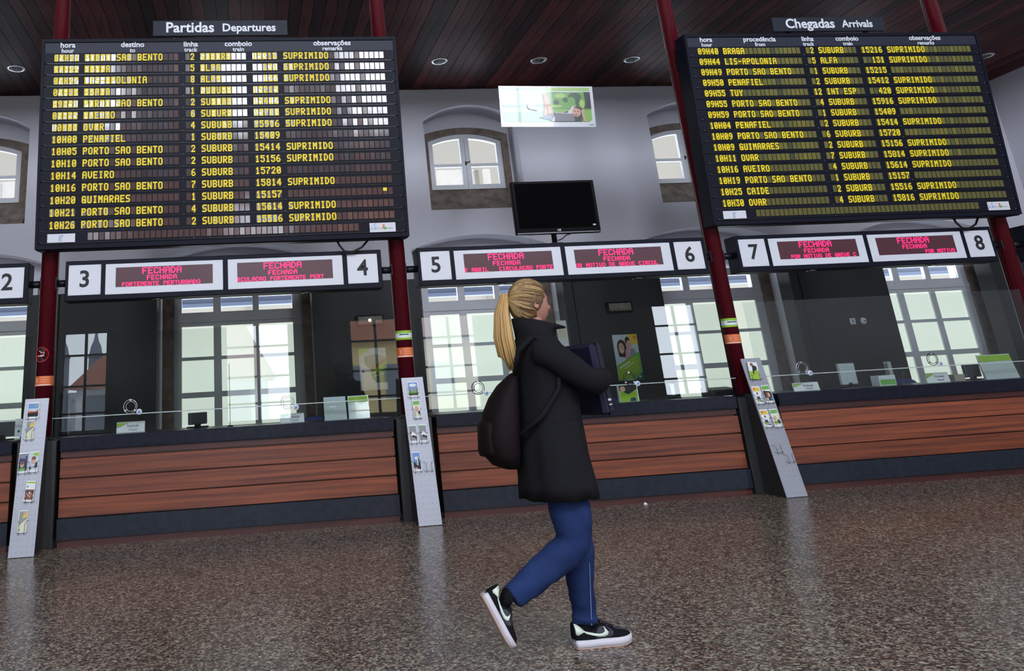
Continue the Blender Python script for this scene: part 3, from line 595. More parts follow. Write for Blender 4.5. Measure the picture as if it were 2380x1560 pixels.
    text('plate_lettering', 'C N Y', .034, P_SKY, pl, ((3.24+.087)*xs, -.0215, -1.0), spacing=1.0); text('plate_lettering', 'C', .036, P_SKY, pl, ((3.24+.087)*xs, -.0215, -.966))
    a_ = MB(); X = (3.325+.087)*xs
    a_.add([(X-.03,-.021,-1.02),(X+.012,-.021,-.985),(X+.012,-.021,-.958),(X-.01,-.021,-.962),(X,-.021,-.975)], [(0,1,2,3,4)], 0); a_.add([(X-.005,-.0212,-1.01),(X+.03,-.0212,-1.01),(X+.035,-.0212,-.99),(X+.01,-.0212,-.985)], [(0,1,2,3)], 1); a_.add([(X+.04,-.021,-1.004),(X+.095,-.021,-1.004),(X+.095,-.021,-.998),(X+.04,-.021,-.998)], [(0,1,2,3)], 2)
    a_.build('arrow_emblem', [P_ORANGE, P_GREEN, P_GREY], pl)
    # title plate above
    tx0, tx1 = ((1.025+.087)*xs, (2.433+.087)*xs)
    tp = MB().box(tx0, tx1, .0, .03, 1.094, 1.265, ch=.003).build('title_plate', M_SIGNGREY, r)
    MB().box(tx0+.2, tx0+.24, .03, .06, 1.0, 1.2).box(tx1-.24, tx1-.2, .03, .06, 1.0, 1.2).build('title_bracket', M_BLACK, tp)
    text('title_lettering', title, .158, M_LETTER, tp, (tx0+.125+.258 if title[0] == 'P' else tx0+.14+.32, -.003, 1.182), bold=.0035); text('title_lettering', title2, .122, M_LETTER, tp, (tx0+1.00 if title[0] == 'P' else tx0+1.05, -.003, 1.178), bold=.0028)
    br = MB(); 
    for q in (.087, W-.087): br.box(q-.05, q+.05, .20, .30, .75, .85).box(q-.05, q+.05, .19, .24, -.9, -.8)
    br.build('mount_bracket', M_BLACK, r)
    cb = MB().tube([(2.95*xs,.12,zb+.01),(2.97*xs,.12,zb-.04),(3.02*xs,.11,zb-.105),(3.10*xs,.10,zb-.115),(3.20*xs,.11,zb-.07),(3.28*xs,.14,zb+.01)], .011, 8).build('cable', M_BLACK, r)
    return r
flap_board(-.087, B1, 'Partidas', 'Departures', ('destino','to'), 'large black flap board at the left headed Partidas Departures', M_FLAP1)
flap_board(6.880, B2, 'Chegadas', 'Arrivals', ('proced\u00eancia','from'), 'large black flap board at the right headed Chegadas Arrivals, its flaps painted with an olive reflection', M_FLAP2, xs=3.64/3.675)
# ------------------------------------------------------------------ ticket window signs
def ticket_sign(x0, w, nums, lines, lab, left_tube=True):
    r = empty('ticket_window_sign', (x0, 0, 2.16)); tag(r, lab, 'sign', 'black ticket window signs')
    MB().box(0, w, -.10, .10, 0, .392, ch=.006).build('housing', M_NAVY, r)
    k = w/3.145
    def plate(a, b_, z0, z1, name): return MB().box(a, b_, -.106, -.1, z0, z1, ch=.002).build(name, M_WHITE, r)
    for (a, b_, n) in ((.032*k, .342*k, nums[0]), (2.79*k, 3.10*k, nums[1])):
        p = plate(a, b_, .055, .350, 'number_plate'); text('numeral', n, .225, P_BLACK, p, ((a+b_)/2, -.108, .204), bold=.0045)
        sc_ = MB()
        for q in (a+.012, b_-.012):
            for z in (.068, .338): sc_.lathe([(.004,0),(0,-.002)], (q, -.106, z), 'y', 6)
        tag(sc_.build('screws', P_GREY, p), kind='stuff')
    for j, (a, b_, c, d) in enumerate(((.386*k, 1.532*k, .485*k, 1.432*k), (1.582*k, 2.742*k, 1.675*k, 2.637*k))):
        p = plate(a, b_, .050, .348, 'display_panel')
        MB().box(c, d, -.108, -.106, .118, .310).build('led_screen', M_LEDBG, p)
        t = MB(); big, mid, low = lines[j]; cx = (c+d)/2 - .02
        def line(sx, z, h, pitch, x=None, wide=.72):
            X = x if x is not None else cx-len(sx)*pitch/2
            for q, ch in enumerate(sx):
                if c-.001 <= X+q*pitch and X+q*pitch+pitch*wide <= d+.004: glyph(t, ch, X+q*pitch, z, pitch*wide, h, -.1092, fat=.10)
        line(big, .238, .064, .056, wide=.8); line(mid, .178, .046, .043, wide=.75)
        line(low[0], .122, .040, .0365, x=c+low[1], wide=.78)
        tag(t.build('led_lettering', M_LED, p), kind='stuff')
    for q in (.88*k, 2.36*k):
        MB().lathe([(.045,0),(.05,-.008),(.036,-.012),(.0,-.010)], (q, -.02, 0), n=20).build('spot_light', M_STEEL, r)
    for (q, e, sd) in ((0, -(x0-round((x0-.2)/3.5)*3.5)+.08, -1), (w, (round((x0+w+.2)/3.5)*3.5-x0)-.08, 1)):
        tbo = MB().tube([(q, 0, .19), (e, 0, .19)], .035, 14).build('mounting_tube', M_BLACK, r)
        MB().box(min(e, e+sd*.035), max(e, e+sd*.035), -.05, .05, .13, .25, ch=.004).build('clamp', M_BLACK, tbo)
    return r
ticket_sign(.17, 3.145, '34', [('FECHADA','FECHADA',('A FORTEMENTE PERTURBADO',-.01)), ('FECHADA','FECHADA',('RCULACAO FORTEMENTE PERT',.0))], 'black overhead sign of ticket windows 3 and 4 with red displays')
ticket_sign(3.69, 3.16, '56', [('FECHADA','FECHADA',('E ABRIL   CIRCULACAO FORTE',.0)), ('FECHADA','FECHADA',('OR MOTIVO DE GREVE CIRCUL',.0))], 'black overhead sign of ticket windows 5 and 6 under the television')
ticket_sign(7.20, 3.08, '78', [('FECHADA','FECHADA',('POR MOTIVO DE GREVE C',.13)), ('FECHADA','FECHADA',('POR MOTIVO',.56))], 'black overhead sign of ticket windows 7 and 8 below the arrivals board')
ticket_sign(-3.32, 3.145, '12', [('FECHADA','FECHADA',('GREVE CIRCULACAO FORTEME',0)), ('FECHADA','FECHADA',('POR MOTIVO DE GREVE CIRC',0))], 'black overhead sign ending in number 2 at the left edge')
ticket_sign(10.70, 3.1, '90', [('FECHADA','FECHADA',('',0)), ('FECHADA','FECHADA',('',0))], 'black overhead sign mostly cut off by the right edge')
# ------------------------------------------------------------------ television
tv = empty('television', (5.215, -.02, 2.552)); tag(tv, 'black flat-screen television mounted on top of the sign of windows 5 and 6', 'television')
MB().box(-.46, .46, -.16, -.10, .085, .655, ch=.006).build('bezel', mat('gloss_black', (.002,.002,.003), .3, spec=.05), tv)
MB().box(-.425, .425, -.163, -.160, .145, .63).build('screen', mat('tv_screen', (.001,.001,.0015), .5, spec=.02), tv)
MB().box(-.455, .455, -.167, -.158, .088, .100).build('chrome_trim', mat('trim_steel', (.3,.3,.32), .15, metal=1), tv)
MB().box(-.30, .30, -.10, -.05, .2, .55, ch=.01).build('back_shell', M_BLACK, tv)
MB().tube([(0,0,0),(0,0,.12),(0,-.05,.3)], .028, 12).build('stand_post', M_BLACK, tv)
MB().box(-.06,.06,-.06,.06,0,.008).build('foot_plate', M_BLACK, tv)
MB().tube([(.25,-.06,.12),(.12,-.03,.085),(.08,-.02,.05),(.03,-.02,.035)], .006, 6).build('cable', M_BLACK, tv)
text('logo', 'LG', .030, M_LETTER, tv, (.0, -.168, .120), bold=.0008); text('logo', 'HD', .022, M_LETTER, tv, (.395, -.164, .165), bold=.0008)
# ------------------------------------------------------------------ hanging poster
ps = empty('hanging_poster', (5.155, 1.0, 4.225), (math.radians(4.5), math.radians(1.3), 0)); tag(ps, 'white-edged poster of a woman with a laptop on grass, hung from the ceiling', 'poster')
MB().box(0, 1.235, 0, .008, 0, .535).build('sheet', mat('poster_gloss_white', (.72,.74,.78), .25, coat=.35), ps)
p = MB(); lay = [0]
def pp(pts, col): lay[0] += .0005; p.add([(a*1.235, -.001-lay[0], b_*.535) for a, b_ in pts], [tuple(range(len(pts)))], PI2[col])
PM = dict(mint=(.45,.62,.55), lime=(.36,.60,.12), leaf=(.14,.38,.06), dark=(.03,.09,.03), black=(.012,.014,.02), skin=(.62,.36,.26), hair=(.07,.018,.012), lap=(.19,.17,.21), lap2=(.55,.55,.6), denim=(.16,.19,.33), white=(.75,.78,.8), shirt=(.72,.70,.68), pale=(.55,.72,.62), grass=(.22,.50,.08), red=(.5,.05,.05), palegrass=(.40,.60,.40))
PL = []; PI2 = {}
for i, (k, c) in enumerate(PM.items()): PL.append(mat('poster_'+k, c, .25, coat=.35)); PI2[k] = i
def el(cx, cy, rx, ry, n=20, a0=0): return [(cx+rx*math.cos(a0+t*2*PI/n), cy+ry*math.sin(a0+t*2*PI/n)) for t in range(n)]
x0, x1, y0, y1 = .03, .965, .125, .855
pp([(x0,.885),(x1,.885),(x1,.965),(x0,.965)], 'mint'); pp([(.50,.885),(x1,.885),(x1,.965),(.50,.965)], 'lime')
pp([(x0,y0),(.94,y0),(x1,y0+.06),(x1,y1),(x0,y1)], 'pale'); pp([(.50,y0),(.94,y0),(x1,y0+.06),(x1,y1),(.50,y1)], 'leaf'); pp([(x0,y0),(.5,y0),(.5,.36),(x0,.36)], 'palegrass'); pp([(.5,y0),(.94,y0),(x1,y0+.06),(x1,.40),(.5,.44)], 'grass')  # left half, header included, in paler copies: glare painted into the print
for cx, cy, rx, ry, c in [(.60,.60,.03,.07,'dark'),(.70,.66,.03,.06,'dark'),(.64,.76,.06,.06,'lime'),(.80,.74,.07,.10,'dark'),(.76,.64,.04,.09,'leaf'),(.83,.60,.03,.08,'dark'),(.87,.56,.03,.10,'lime'),(.57,.50,.09,.04,'lime')]: pp(el(cx,cy,rx,ry), c)
pp([(.89,.45),(.91,.62),(.90,.855),(.965,.855),(.965,.45)], 'black')
pp([(.45,.25),(.49,.27),(.50,.60),(.49,.78),(.455,.82),(.47,.60)], 'skin'); pp([(.50,.30),(.56,.32),(.53,.50),(.52,.72),(.49,.82),(.48,.80),(.50,.55)], 'skin')
pp([(.40,.22),(.48,.28),(.56,.32),(.58,.2),(.52,.16)], 'denim'); pp([(.53,.13),(.56,.25),(.60,.27),(.60,.13)], 'white')
pp([(.66,.34),(.70,.38),(.74,.35),(.74,.30),(.66,.30)], 'hair'); pp(el(.80,.38,.075,.135), 'hair'); pp([(.70,.33),(.76,.50),(.80,.51),(.78,.30)], 'shirt'); pp([(.765,.13),(.76,.36),(.83,.28),(.86,.36),(.85,.13)], 'black')
pp(el(.80,.36,.048,.115), 'skin'); pp([(.77,.47),(.80,.50),(.85,.44),(.86,.36),(.84,.42),(.80,.46)], 'hair'); pp(el(.795,.29,.016,.018), 'red'); pp(el(.782,.385,.009,.010), 'black'); pp(el(.818,.375,.009,.010), 'black')
pp([(.85,.40),(.875,.43),(.89,.38),(.875,.32),(.91,.13),(.87,.13),(.855,.30)], 'skin')
pp([(.565,.13),(.57,.34),(.77,.31),(.775,.13)], 'lap'); pp([(.57,.335),(.57,.355),(.772,.325),(.772,.308)], 'lap2')
pp(el(.33,.50,.045,.09), 'white'); pp(el(.375,.44,.028,.05), 'white'); pp([(.93,.05),(.97,.05),(.97,.08),(.93,.08)], 'pale')
p.build('print', PL, ps)
for q in (.12, 1.12): MB().tube([(q,.004,.53),(q-.0,.004,1.54)], .0016, 5).build('hanging_wire', M_WIRE, ps)
MB().lathe([(.007,0),(.004,-.004),(0,-.004)], (.63,-.0,.522), 'y', 10).build('eyelet', M_STEEL, ps)
# ------------------------------------------------------------------ office things
def on_counter(u0, u1, v0, Y): # x range & top from pixels
    a, b_ = at(u0, v0, Y), at(u1, v0, Y); return a.x, b_.x, a.z
TOP = .918
def closed_sign(u0, u1, vt, Y, lab):
    x0, x1, z = on_counter(u0, u1, vt, Y); w = x1-x0; h = max(.085, z-TOP)
    r = empty('closed_sign', ((x0+x1)/2, Y, TOP)); tag(r, lab, 'sign', None)
    MB().prism([(-.008,0),(.06,0),(.06,.003),(.0,.003),(.012,h),(.008,h)], 'x', -w/2, w/2).build('holder', mat('clear_acrylic', (.5,.53,.53), .1), r)
    MB().prism([(-.012,.003),(-.008,.003),(.006,h-.004),(.002,h-.004)], 'x', -w/2+.004, w/2-.004).build('card', P_WHITE, r)
    sl = math.atan2(.012, h)
    text('lettering', 'Fechado', .034, P_GREY, r, (w*.08, -.0085, h*.62), (PI/2-sl*1.2, 0, 0)); text('lettering', 'Closed', .028, P_GREY, r, (w*.08, -.0115, h*.28), (PI/2-sl*1.2, 0, 0))
    MB().add([(-w/2+.006,-.0115,h*.95-.004),(-w/2+.006,-.0145,h*.5),(-w*.1,-.010,h*.95-.004)], [(0,1,2)]).build('green_corner', P_LIME, r)
closed_sign(271, 337, 982, 0.05, 'Fechado Closed sign under the silver speech ring nearest the left column')
closed_sign(651, 707, 968, 0.05, 'Fechado Closed sign in front of a blue chair and backlit panes')
closed_sign(1841, 1902, 892, 0.05, 'Fechado Closed sign just right of the right brochure board')
closed_sign(2148, 2203, 868, 0.05, 'Fechado Closed sign beside the small beige card box')
def intercom(u, v, lab, mm):
    P = at(u, v, -.106); r = empty('speech_ring', (P.x, -.10, P.z)); tag(r, lab, 'speech ring', 'round speech openings in the glass')
    n = 26; pts = [(.062*math.cos(t*2*PI/n), -.012, .062*math.sin(t*2*PI/n)) for t in range(n)]
    MB().tube(pts, .0035, 6, closed=True).build('outer_ring', mm, r)
    MB().tube([(.044*math.cos(t*2*PI/n)+.004, -.010, .044*math.sin(t*2*PI/n)) for t in range(n)], .0025, 6, closed=True).build('inner_ring', mm, r)
    c = MB()
    for a in (PI/2, -2.5, -.7): c.box(.058*math.cos(a)-.008, .058*math.cos(a)+.008, -.018, -.004, .058*math.sin(a)-.008, .058*math.sin(a)+.008)
    c.build('clip', M_STEEL, r)
    d = MB().lathe([(.0,-.014),(.024,-.014),(.026,-.006),(.026,-.004)], (.082,0,-.052), 'y', 20).build('round_sticker', P_WHITE, r)
    MB().lathe([(.0,-.0155),(.014,-.0155),(.014,-.0145)], (.082,0,-.052), 'y', 16).build('sticker_mark', P_SKY, d)
intercom(303, 945, 'silver speech ring above the leftmost Closed sign', M_STEEL); intercom(668, 935, 'faint silver speech ring against backlit panes left of the leaflet holders', M_STEEL); intercom(1111, 902, 'thin black speech ring partly behind the dark backpack', M_BLACK); intercom(1462, 880, 'speech ring in the glass in front of the couple poster', M_BLACK); intercom(1863, 856, 'silver speech ring right of the right brochure board', M_STEEL); intercom(2166, 835, 'black speech ring against the rightmost backlit panes', M_BLACK)
def monitor(u0, u1, v0, v1, Y, lab, yaw, col=None, name='monitor'):
    A, B = at(u0, v0, Y), at(u1, v1, Y); w = (B.x-A.x); h = A.z-B.z; cx = (A.x+B.x)/2
    w = w/max(.25, math.cos(yaw)); z0 = max(A.z-h, TOP)-.0
    r = empty(name, (cx, Y, TOP), (0, 0, yaw)); tag(r, lab, 'monitor')
    m_ = col or mat('monitor_plastic', (.05,.055,.06), .4); zt = A.z-TOP
    MB().box(-w/2, w/2, -.02, .02, .03, zt, ch=.006).build('casing', m_, r)
    MB().box(-w/2+.015, w/2-.015, .0205, .022, .05, zt-.02).build('screen', M_BLACK, r)
    MB().box(-.025, .025, -.02, .02, .005, .05).build('stand', M_BLACK, r); MB().box(-.09, .09, -.07, .07, 0, .012, ch=.004).build('base', M_BLACK, r)
monitor(441, 478, 960, 999, .35, 'small grey monitor seen almost edge-on left of the centre of window 3', .9)
monitor(1555, 1570, 893, 932, .35, 'thin white monitor edge standing between the green flyer and the black till at window 6', 1.25, M_WHITE)
monitor(1942, 1998, 846, 905, .30, 'silver monitor back standing at window 7', .15, mat('silver_plastic', (.45,.50,.50), .25))
monitor(2054, 2080, 841, 890, .30, 'narrow grey monitor leaning between windows 7 and 8', 1.1, mat('silver_grey', (.28,.30,.30), .3))
monitor(2232, 2285, 848, 881, .25, 'dark boxy monitor left of the leaflet holder at window 8', .2)
monitor(-25, 38, 980, 1017, .10, 'dark grey monitor at the left edge under sign number 2', -.15)
def holder(u0, u1, v0, Y, lab, green=True):
    x0, x1, z = on_counter(u0, u1, v0, Y); w = x1-x0; h = z-TOP
    r = empty('leaflet_holder', ((x0+x1)/2, Y, TOP)); tag(r, lab, 'leaflet holder')
    MB().prism([(-.03,0),(.05,0),(.05,.005),(.0,.005),(.03,h),(.025,h)], 'x', -w/2, w/2).build('acrylic_stand', mat('pale_acrylic', (.50,.56,.55), .08), r)
    MB().prism([(-.006,.01),(-.002,.01),(.022,h-.005),(.018,h-.005)], 'x', -w/2+.006, w/2-.006).build('paper', P_WHITE if green else P_PALE, r)
    if green: MB().prism([(.0065,h*.72),(.0075,h*.72),(.0155,h-.008),(.0145,h-.008)], 'x', -w/2+.008, w/2-.008).build('green_header', P_LIME, r)
    else: MB().prism([(-.008,.02),(-.007,.02),(.002,h*.6),(.001,h*.6)], 'x', -w*.25, w*.05).build('white_glare_sheet', P_WHITE, r)  # white strip put in as painted glare on the holder
holder(752, 803, 924, .10, 'clear leaflet holder left of the green-topped one at window 4', False); holder(808, 856, 921, .10, 'leaflet holder with a green-topped sheet at window 4'); holder(2272, 2350, 826, .10, 'wide leaflet holder with green corners at the right of window 8')
def simple(name, u0, u1, v0, Y, d, m_, lab, cat, extra=None):
    x0, x1, z = on_counter(u0, u1, v0, Y); r = empty(name, ((x0+x1)/2, Y, TOP)); tag(r, lab, cat); w = x1-x0; h = z-TOP
    return r, w, h
r, w_, h_ = simple('till', 1642, 1704, 902, .12, .2, M_BLACK, 'black till with a sloping lid beside the column at window 6', 'till')
MB().prism([(-.10,0),(.12,0),(.12,h_),(-.10,h_*.72)], 'x', -w_/2, w_/2).build('body', M_BLACK, r); MB().box(-w_*.4, w_*.4, -.105, -.10, h_*.15, h_*.5).build('drawer_front', M_BOARD, r)
r, w_, h_ = simple('flyer_stand', 1437, 1478, 897, .10, .1, M_BLACK, 'lime flyer stand with a dark photo, below the couple poster', 'flyer stand')
MB().box(-w_/2-.004, w_/2+.012, .0, .04, 0, h_).build('box', P_WHITE, r)
q = MB(); q.add([(-w_/2,-.002,.003),(w_/2,-.002,.003),(w_/2,-.002,h_),(-w_/2,-.002,h_)], [(0,1,2,3)], PI_['lime']); q.add([(-w_/2,-.003,h_*.7),(0,-.003,h_*.45),(w_/2,-.003,h_*.75),(w_/2,-.003,h_),(-w_/2,-.003,h_)], [(0,1,2,3,4)], PI_['black']); q.add([(-w_*.3+.03*math.cos(t*PI/5),-.0035,h_*.78+.028*math.sin(t*PI/5)) for t in range(10)], [tuple(range(10))], PI_['skin_tone']); q.add([(w_*.05,-.003,.003),(w_*.4,-.003,.003),(w_*.35,-.003,.04),(w_*.1,-.003,.035)], [(0,1,2,3)], PI_['navy']); q.build('print', PR, r)
r, w_, h_ = simple('paper_tray', 2031, 2070, 874, .15, .1, M_BLACK, 'low white box of papers left of the narrow grey monitor', 'paper tray')
MB().box(-w_/2, w_/2, -.06, .06, 0, h_, ch=.003).build('box', M_WHITE, r); MB().box(-w_/2+.01, w_/2-.01, -.062, -.06, .01, h_*.6).build('label_strip', P_GREEN, r)
r, w_, h_ = simple('card_box', 2210, 2234, 871, .12, .1, M_BLACK, 'small beige card box between the closed sign and the dark monitor, window 8', 'box')
MB().box(-w_/2, w_/2, -.04, .04, 0, h_, ch=.002).build('body', mat('beige_card', (.32,.29,.24), .8), r); MB().box(-w_/2-.002, w_/2+.002, -.042, .042, h_*.8, h_).build('lid', mat('beige_lid', (.36,.33,.27), .8), r)
r, w_, h_ = simple('desk_rod', 531, 534, 845, .0, .1, M_BLACK, 'thin black rod standing upright at the middle of window 3 and 4 counter', 'rod')
MB().tube([(0,0,.012),(0,0,h_)], .004, 6).build('rod', M_BLACK, r); MB().lathe([(.03,0),(.03,.008),(.01,.014)], (0,0,0), n=16).build('foot', M_BLACK, r)
# queue post silhouette behind the glass at the left of window 3
r = empty('camera_post', (at(153,940,.35).x, .35, TOP)); tag(r, 'dark upright card reader post at the far left of window 3', 'card reader')
zt = at(150, 912, .35).z-TOP
MB().box(-.055, .035, -.05, .05, 0, zt, ch=.01).build('body', M_BLACK, r); MB().box(-.06, .08, -.05, .05, zt-.075, zt-.02, ch=.008).build('head', M_BLACK, r); MB().box(-.03, .005, -.02, .02, zt, zt+.03).build('cap', M_BLACK, r)
# office chairs (blue backs)
M_BLUE = mat('blue_upholstery', (.015,.025,.12), .8)
for (u, v, Y, lab) in ((1100, 952, 1.1, 'blue office chair back showing behind the backpack at window 5'), (728, 968, 1.1, 'blue office chair back behind the closed sign of window 4'), (2098, 880, 1.1, 'blue office chair back between windows 7 and 8'), (1408, 925, 1.1, 'blue office chair behind the folder of the walking woman')):
    P = at(u, v, Y); r = empty('office_chair', (P.x, Y, 0)); tag(r, lab, 'chair', 'blue office chairs behind the counters')
    zt = P.z; rg = []
    MB().loft([[(.19*math.copysign(abs(math.cos(t*PI/10))**.7, math.cos(t*PI/10))*k, -.03+j*.03, zt-.20+.20*math.copysign(abs(math.sin(t*PI/10))**.7, math.sin(t*PI/10))*k) for t in range(20)] for k, j in ((.85,0),(1,.4),(1,1.2),(.85,1.7))]).build('backrest', M_BLUE, r)
    MB().box(-.21, .21, -.42, 0, .44, .51, ch=.03).build('seat', M_BLUE, r); MB().tube([(0,.03,.46),(0,.05,.5),(0,.03,zt-.25)], .018, 8).build('back_bar', M_BLACK, r); MB().tube([(0,-.2,.06),(0,-.2,.44)], .025, 10).build('gas_stem', M_BLACK, r)
    for k in range(5):
        a = k*2*PI/5; MB().tube([(0,-.2,.08),(.26*math.cos(a),-.2+.26*math.sin(a),.04)], [.02,.014], 6).tube([(.26*math.cos(a)-.012,-.2+.26*math.sin(a),.022),(.26*math.cos(a)+.012,-.2+.26*math.sin(a),.022)], .022, 8).build('leg', M_BLACK, r)
# emergency lights on the dark wall
def emergency(u, v, lit, lab):
    P = at(u, v, 3.28); r = empty('emergency_light', (P.x, 3.30, P.z)); tag(r, lab, 'emergency light', 'emergency lights on the dark office wall')
    MB().box(-.20, .20, -.05, 0, -.075, .075, ch=.01).build('case', M_BLACK, r)
    MB().box(-.17, .17, -.062, -.05, -.055, .055, ch=.006).build('diffuser', mat('ribbed_diffuser', (.22,.22,.17), .3, var=.5, scale=60, stretch=(1,.1,.1)), r)
    if lit: MB().lathe([(.0,-.068),(.018,-.066),(.022,-.061)], (-.01,0,0), 'y', 14).build('bulb', mat('glowing_bulb', (1,.8,.5), .4, emis=(1,.72,.4), es=5), r)
emergency(860, 745, True, 'emergency light with a glowing bulb above the green poster'); emergency(1439, 714, False, 'unlit emergency light on the dark wall above the couple poster')
# wall posters
def wall_poster(u0, u1, v0, v1, lab, draw):
    A, B = at(u0, v0, 3.28), at(u1, v1, 3.28); w, h = B.x-A.x, A.z-B.z
    r = empty('wall_poster', (A.x, 3.296, B.z)); tag(r, lab, 'poster'); MB().box(0, w, -.004, .002, 0, h).build('sheet', P_WHITE, r)
    q = MB(); l_ = [0]
    def pg(pts, col): l_[0] += .0008; q.add([(a*w, -.004-l_[0], b_*h) for a, b_ in pts], [tuple(range(len(pts)))], PI_[col])
    draw(pg); q.build('print', PR, r)
def couple(pg):
    pg([(0,.35),(0,1),(.7,1),(1,.8),(1,.62)], 'pale_blue'); pg([(.58,1),(1,1),(1,.78),(.75,.78)], 'yellow'); pg(el(.9,.93,.06,.045), 'orange')
    pg(el(.32,.72,.19,.17), 'dark_hair'); pg([(.14,.7),(.16,.52),(.42,.50),(.5,.72)], 'dark_hair'); pg(el(.30,.70,.115,.12), 'skin_tone'); pg(el(.30,.64,.05,.012), 'white'); pg(el(.26,.73,.015,.010), 'black'); pg(el(.34,.735,.015,.010), 'black')
    pg(el(.58,.85,.10,.10), 'dark_hair'); pg(el(.62,.76,.11,.11), 'skin_tone'); pg([(.44,.66),(.52,.68),(.62,.50),(.46,.42),(.40,.46)], 'pink'); pg([(.66,.68),(.80,.68),(.88,.56),(.60,.52)], 'grey')
    pg([(0,.0),(0,.33),(1,.62),(1,.15),(.62,.03),(.05,.0)], 'green'); pg([(0,.03),(0,.30),(.9,.54),(.9,.2),(.55,.06)], 'lime'); pg([(.62,.0),(1,.0),(1,.17)], 'deep_green'); pg([(.1,.28),(.55,.42),(.55,.39),(.1,.25)], 'white'); pg([(.3,.27),(.7,.40),(.7,.37),(.3,.24)], 'cream'); pg(el(.86,.07,.04,.02), 'white')
wall_poster(1423, 1497, 779, 882, 'poster of a smiling couple over a lime field on the dark office wall', couple)
def gposter(pg):
    pg([(0,.62),(0,1),(1,1),(1,.62)], 'pale_blue'); pg([(0,1),(.45,1),(0,.82)], 'lime'); pg([(.2,.62),(.2,.80),(.6,.86),(1,.78),(1,.5),(.5,.4)], 'grey'); pg([(.45,.55),(.95,.75),(.95,.45),(.5,.35)], 'brown'); pg([(.40,.42),(1,.68),(1,.50),(.45,.34)], 'lime'); pg([(.42,.36),(1,.52),(1,.17),(.55,.17)], 'deep_green'); pg([(.5,.33),(.9,.40),(.9,.38),(.5,.31)], 'cream')
    pg([(0,.02),(0,.55),(.25,.52),(.55,.17),(.5,.02)], 'white'); pg(el(.12,.45,.05,.03), 'navy')
wall_poster(833, 903, 811, 905, 'green and white train poster on the dark wall right of window 4', gposter)
r = empty('light_switch', at(1981, 747, 3.297)); tag(r, 'white square wall switch on the dark wall behind window 7', 'switch'); MB().box(-.045,.045,-.012,.0,-.045,.045,ch=.004).build('plate', M_WHITE, r); MB().box(-.015,.015,-.018,-.012,-.03,.03).build('rocker', P_GREY, r)
r = empty('thermostat', at(2005, 746, 3.297)); tag(r, 'round white wall dial right of the square switch', 'thermostat'); MB().lathe([(.05,0),(.05,-.02),(.04,-.028),(0,-.028)], (0,0,0), 'y', 20).build('dial', M_WHITE, r); MB().box(-.004,.03,-.032,-.028,-.006,.006).build('pointer', P_BLACK, r)
r = empty('wall_paper', at(1310, 778, 3.297)); tag(r, 'white notice sheet on the dark wall just right of the woman\'s collar', 'notice'); MB().box(-.09,.06,-.004,0,-.22,.20).build('sheet', P_WHITE, r); MB().box(-.07,.04,-.0055,-.004,-.05,.10).build('print', P_CREAM, r)
r = empty('window_notice', at(42, 1000, 0.0)); tag(r, 'white sheet standing beside the monitor at the left edge', 'notice'); MB().prism([(0,-.06),(.03,-.06),(.01,.10),(.005,.10)], 'x', -.03, .035).build('sheet', P_WHITE, r); MB().box(-.005,.015,-.002,.003,-.02,.0).build('green_mark', P_DGREEN, r)
r = empty('leaflet', at(1390, 928, .05)); tag(r, 'white and red leaflet standing on the counter behind the folder', 'leaflet'); MB().prism([(0,-.07),(.03,-.07),(.01,.06),(.005,.06)], 'x', -.05, .05).build('sheet', P_WHITE, r); MB().prism([(-.002,-.06),(-.001,-.06),(.004,.0),(.003,.0)], 'x', -.045, .02).build('red_print', P_RED, r)
pz = at(1500, 1173, -.3); d = F_ + (1500-PPX)/FPX*R_ - (1173-PPY)/FPX*U_; p0 = CAM + d*((0-CAM.z)/d.z)
r = empty('paper_scrap', (p0.x, p0.y, 0)); tag(r, 'tiny crumpled white paper scrap lying on the floor', 'litter'); MB().add([(-.022,-.01,.001),(.02,-.014,.002),(.012,.012,.012),(-.012,.016,.004),(.0,.0,.022)], [(0,1,4),(1,2,4),(2,3,4),(3,0,4),(0,3,2,1)]).build('paper', P_WHITE, r)
#PERSON
# ------------------------------------------------------------------ the walking woman
O = Vector((3.40, -4.20, 0))
per = empty('person', O); tag(per, 'blonde woman in dark coat and blue jeans walking past the counters hugging a folder', 'person')
M_SKINP = mat('skin', (0.50,0.235,0.18), 0.5, var=.08, scale=20); M_COAT = mat('charcoal_wool', (0.015,0.015,0.017), 0.9, col2=(0.008,0.008,0.010), scale=160, bump=.25, spec=.12)
M_COLLAR = mat('black_collar', (0.008,0.008,0.011), 0.85, spec=.2); M_JEANS = mat('blue_denim', (0.020,0.042,0.140), 0.85, col2=(0.006,0.014,0.058), scale=5, stretch=(1,1,1.6), bump=.3, spec=.2)
def hairmat():
    m = bpy.data.materials.new('blonde_hair'); m.use_nodes = True; nt = m.node_tree; N = nt.nodes; L = nt.links; b = N['Principled BSDF']
    tc = N.new('ShaderNodeTexCoord'); mp = N.new('ShaderNodeMapping'); mp.inputs['Scale'].default_value = (26,26,5); nz = N.new('ShaderNodeTexNoise'); nz.inputs['Scale'].default_value = 5; nz.inputs['Detail'].default_value = 3; nz.inputs['Distortion'].default_value = .6
    cr = N.new('ShaderNodeValToRGB'); cr.color_ramp.elements[0].position = .36; cr.color_ramp.elements[0].color = (.08,.04,.02,1); cr.color_ramp.elements[1].position = .60; cr.color_ramp.elements[1].color = (.62,.42,.20,1)
    L.new(tc.outputs['Object'], mp.inputs[0]); L.new(mp.outputs[0], nz.inputs[0]); L.new(nz.outputs['Fac'], cr.inputs[0]); L.new(cr.outputs[0], b.inputs['Base Color'])
    bp = N.new('ShaderNodeBump'); bp.inputs['Strength'].default_value = .6; bp.inputs['Distance'].default_value = .004; L.new(nz.outputs['Fac'], bp.inputs['Height']); L.new(bp.outputs[0], b.inputs['Normal']); b.inputs['Roughness'].default_value = .45
    return m
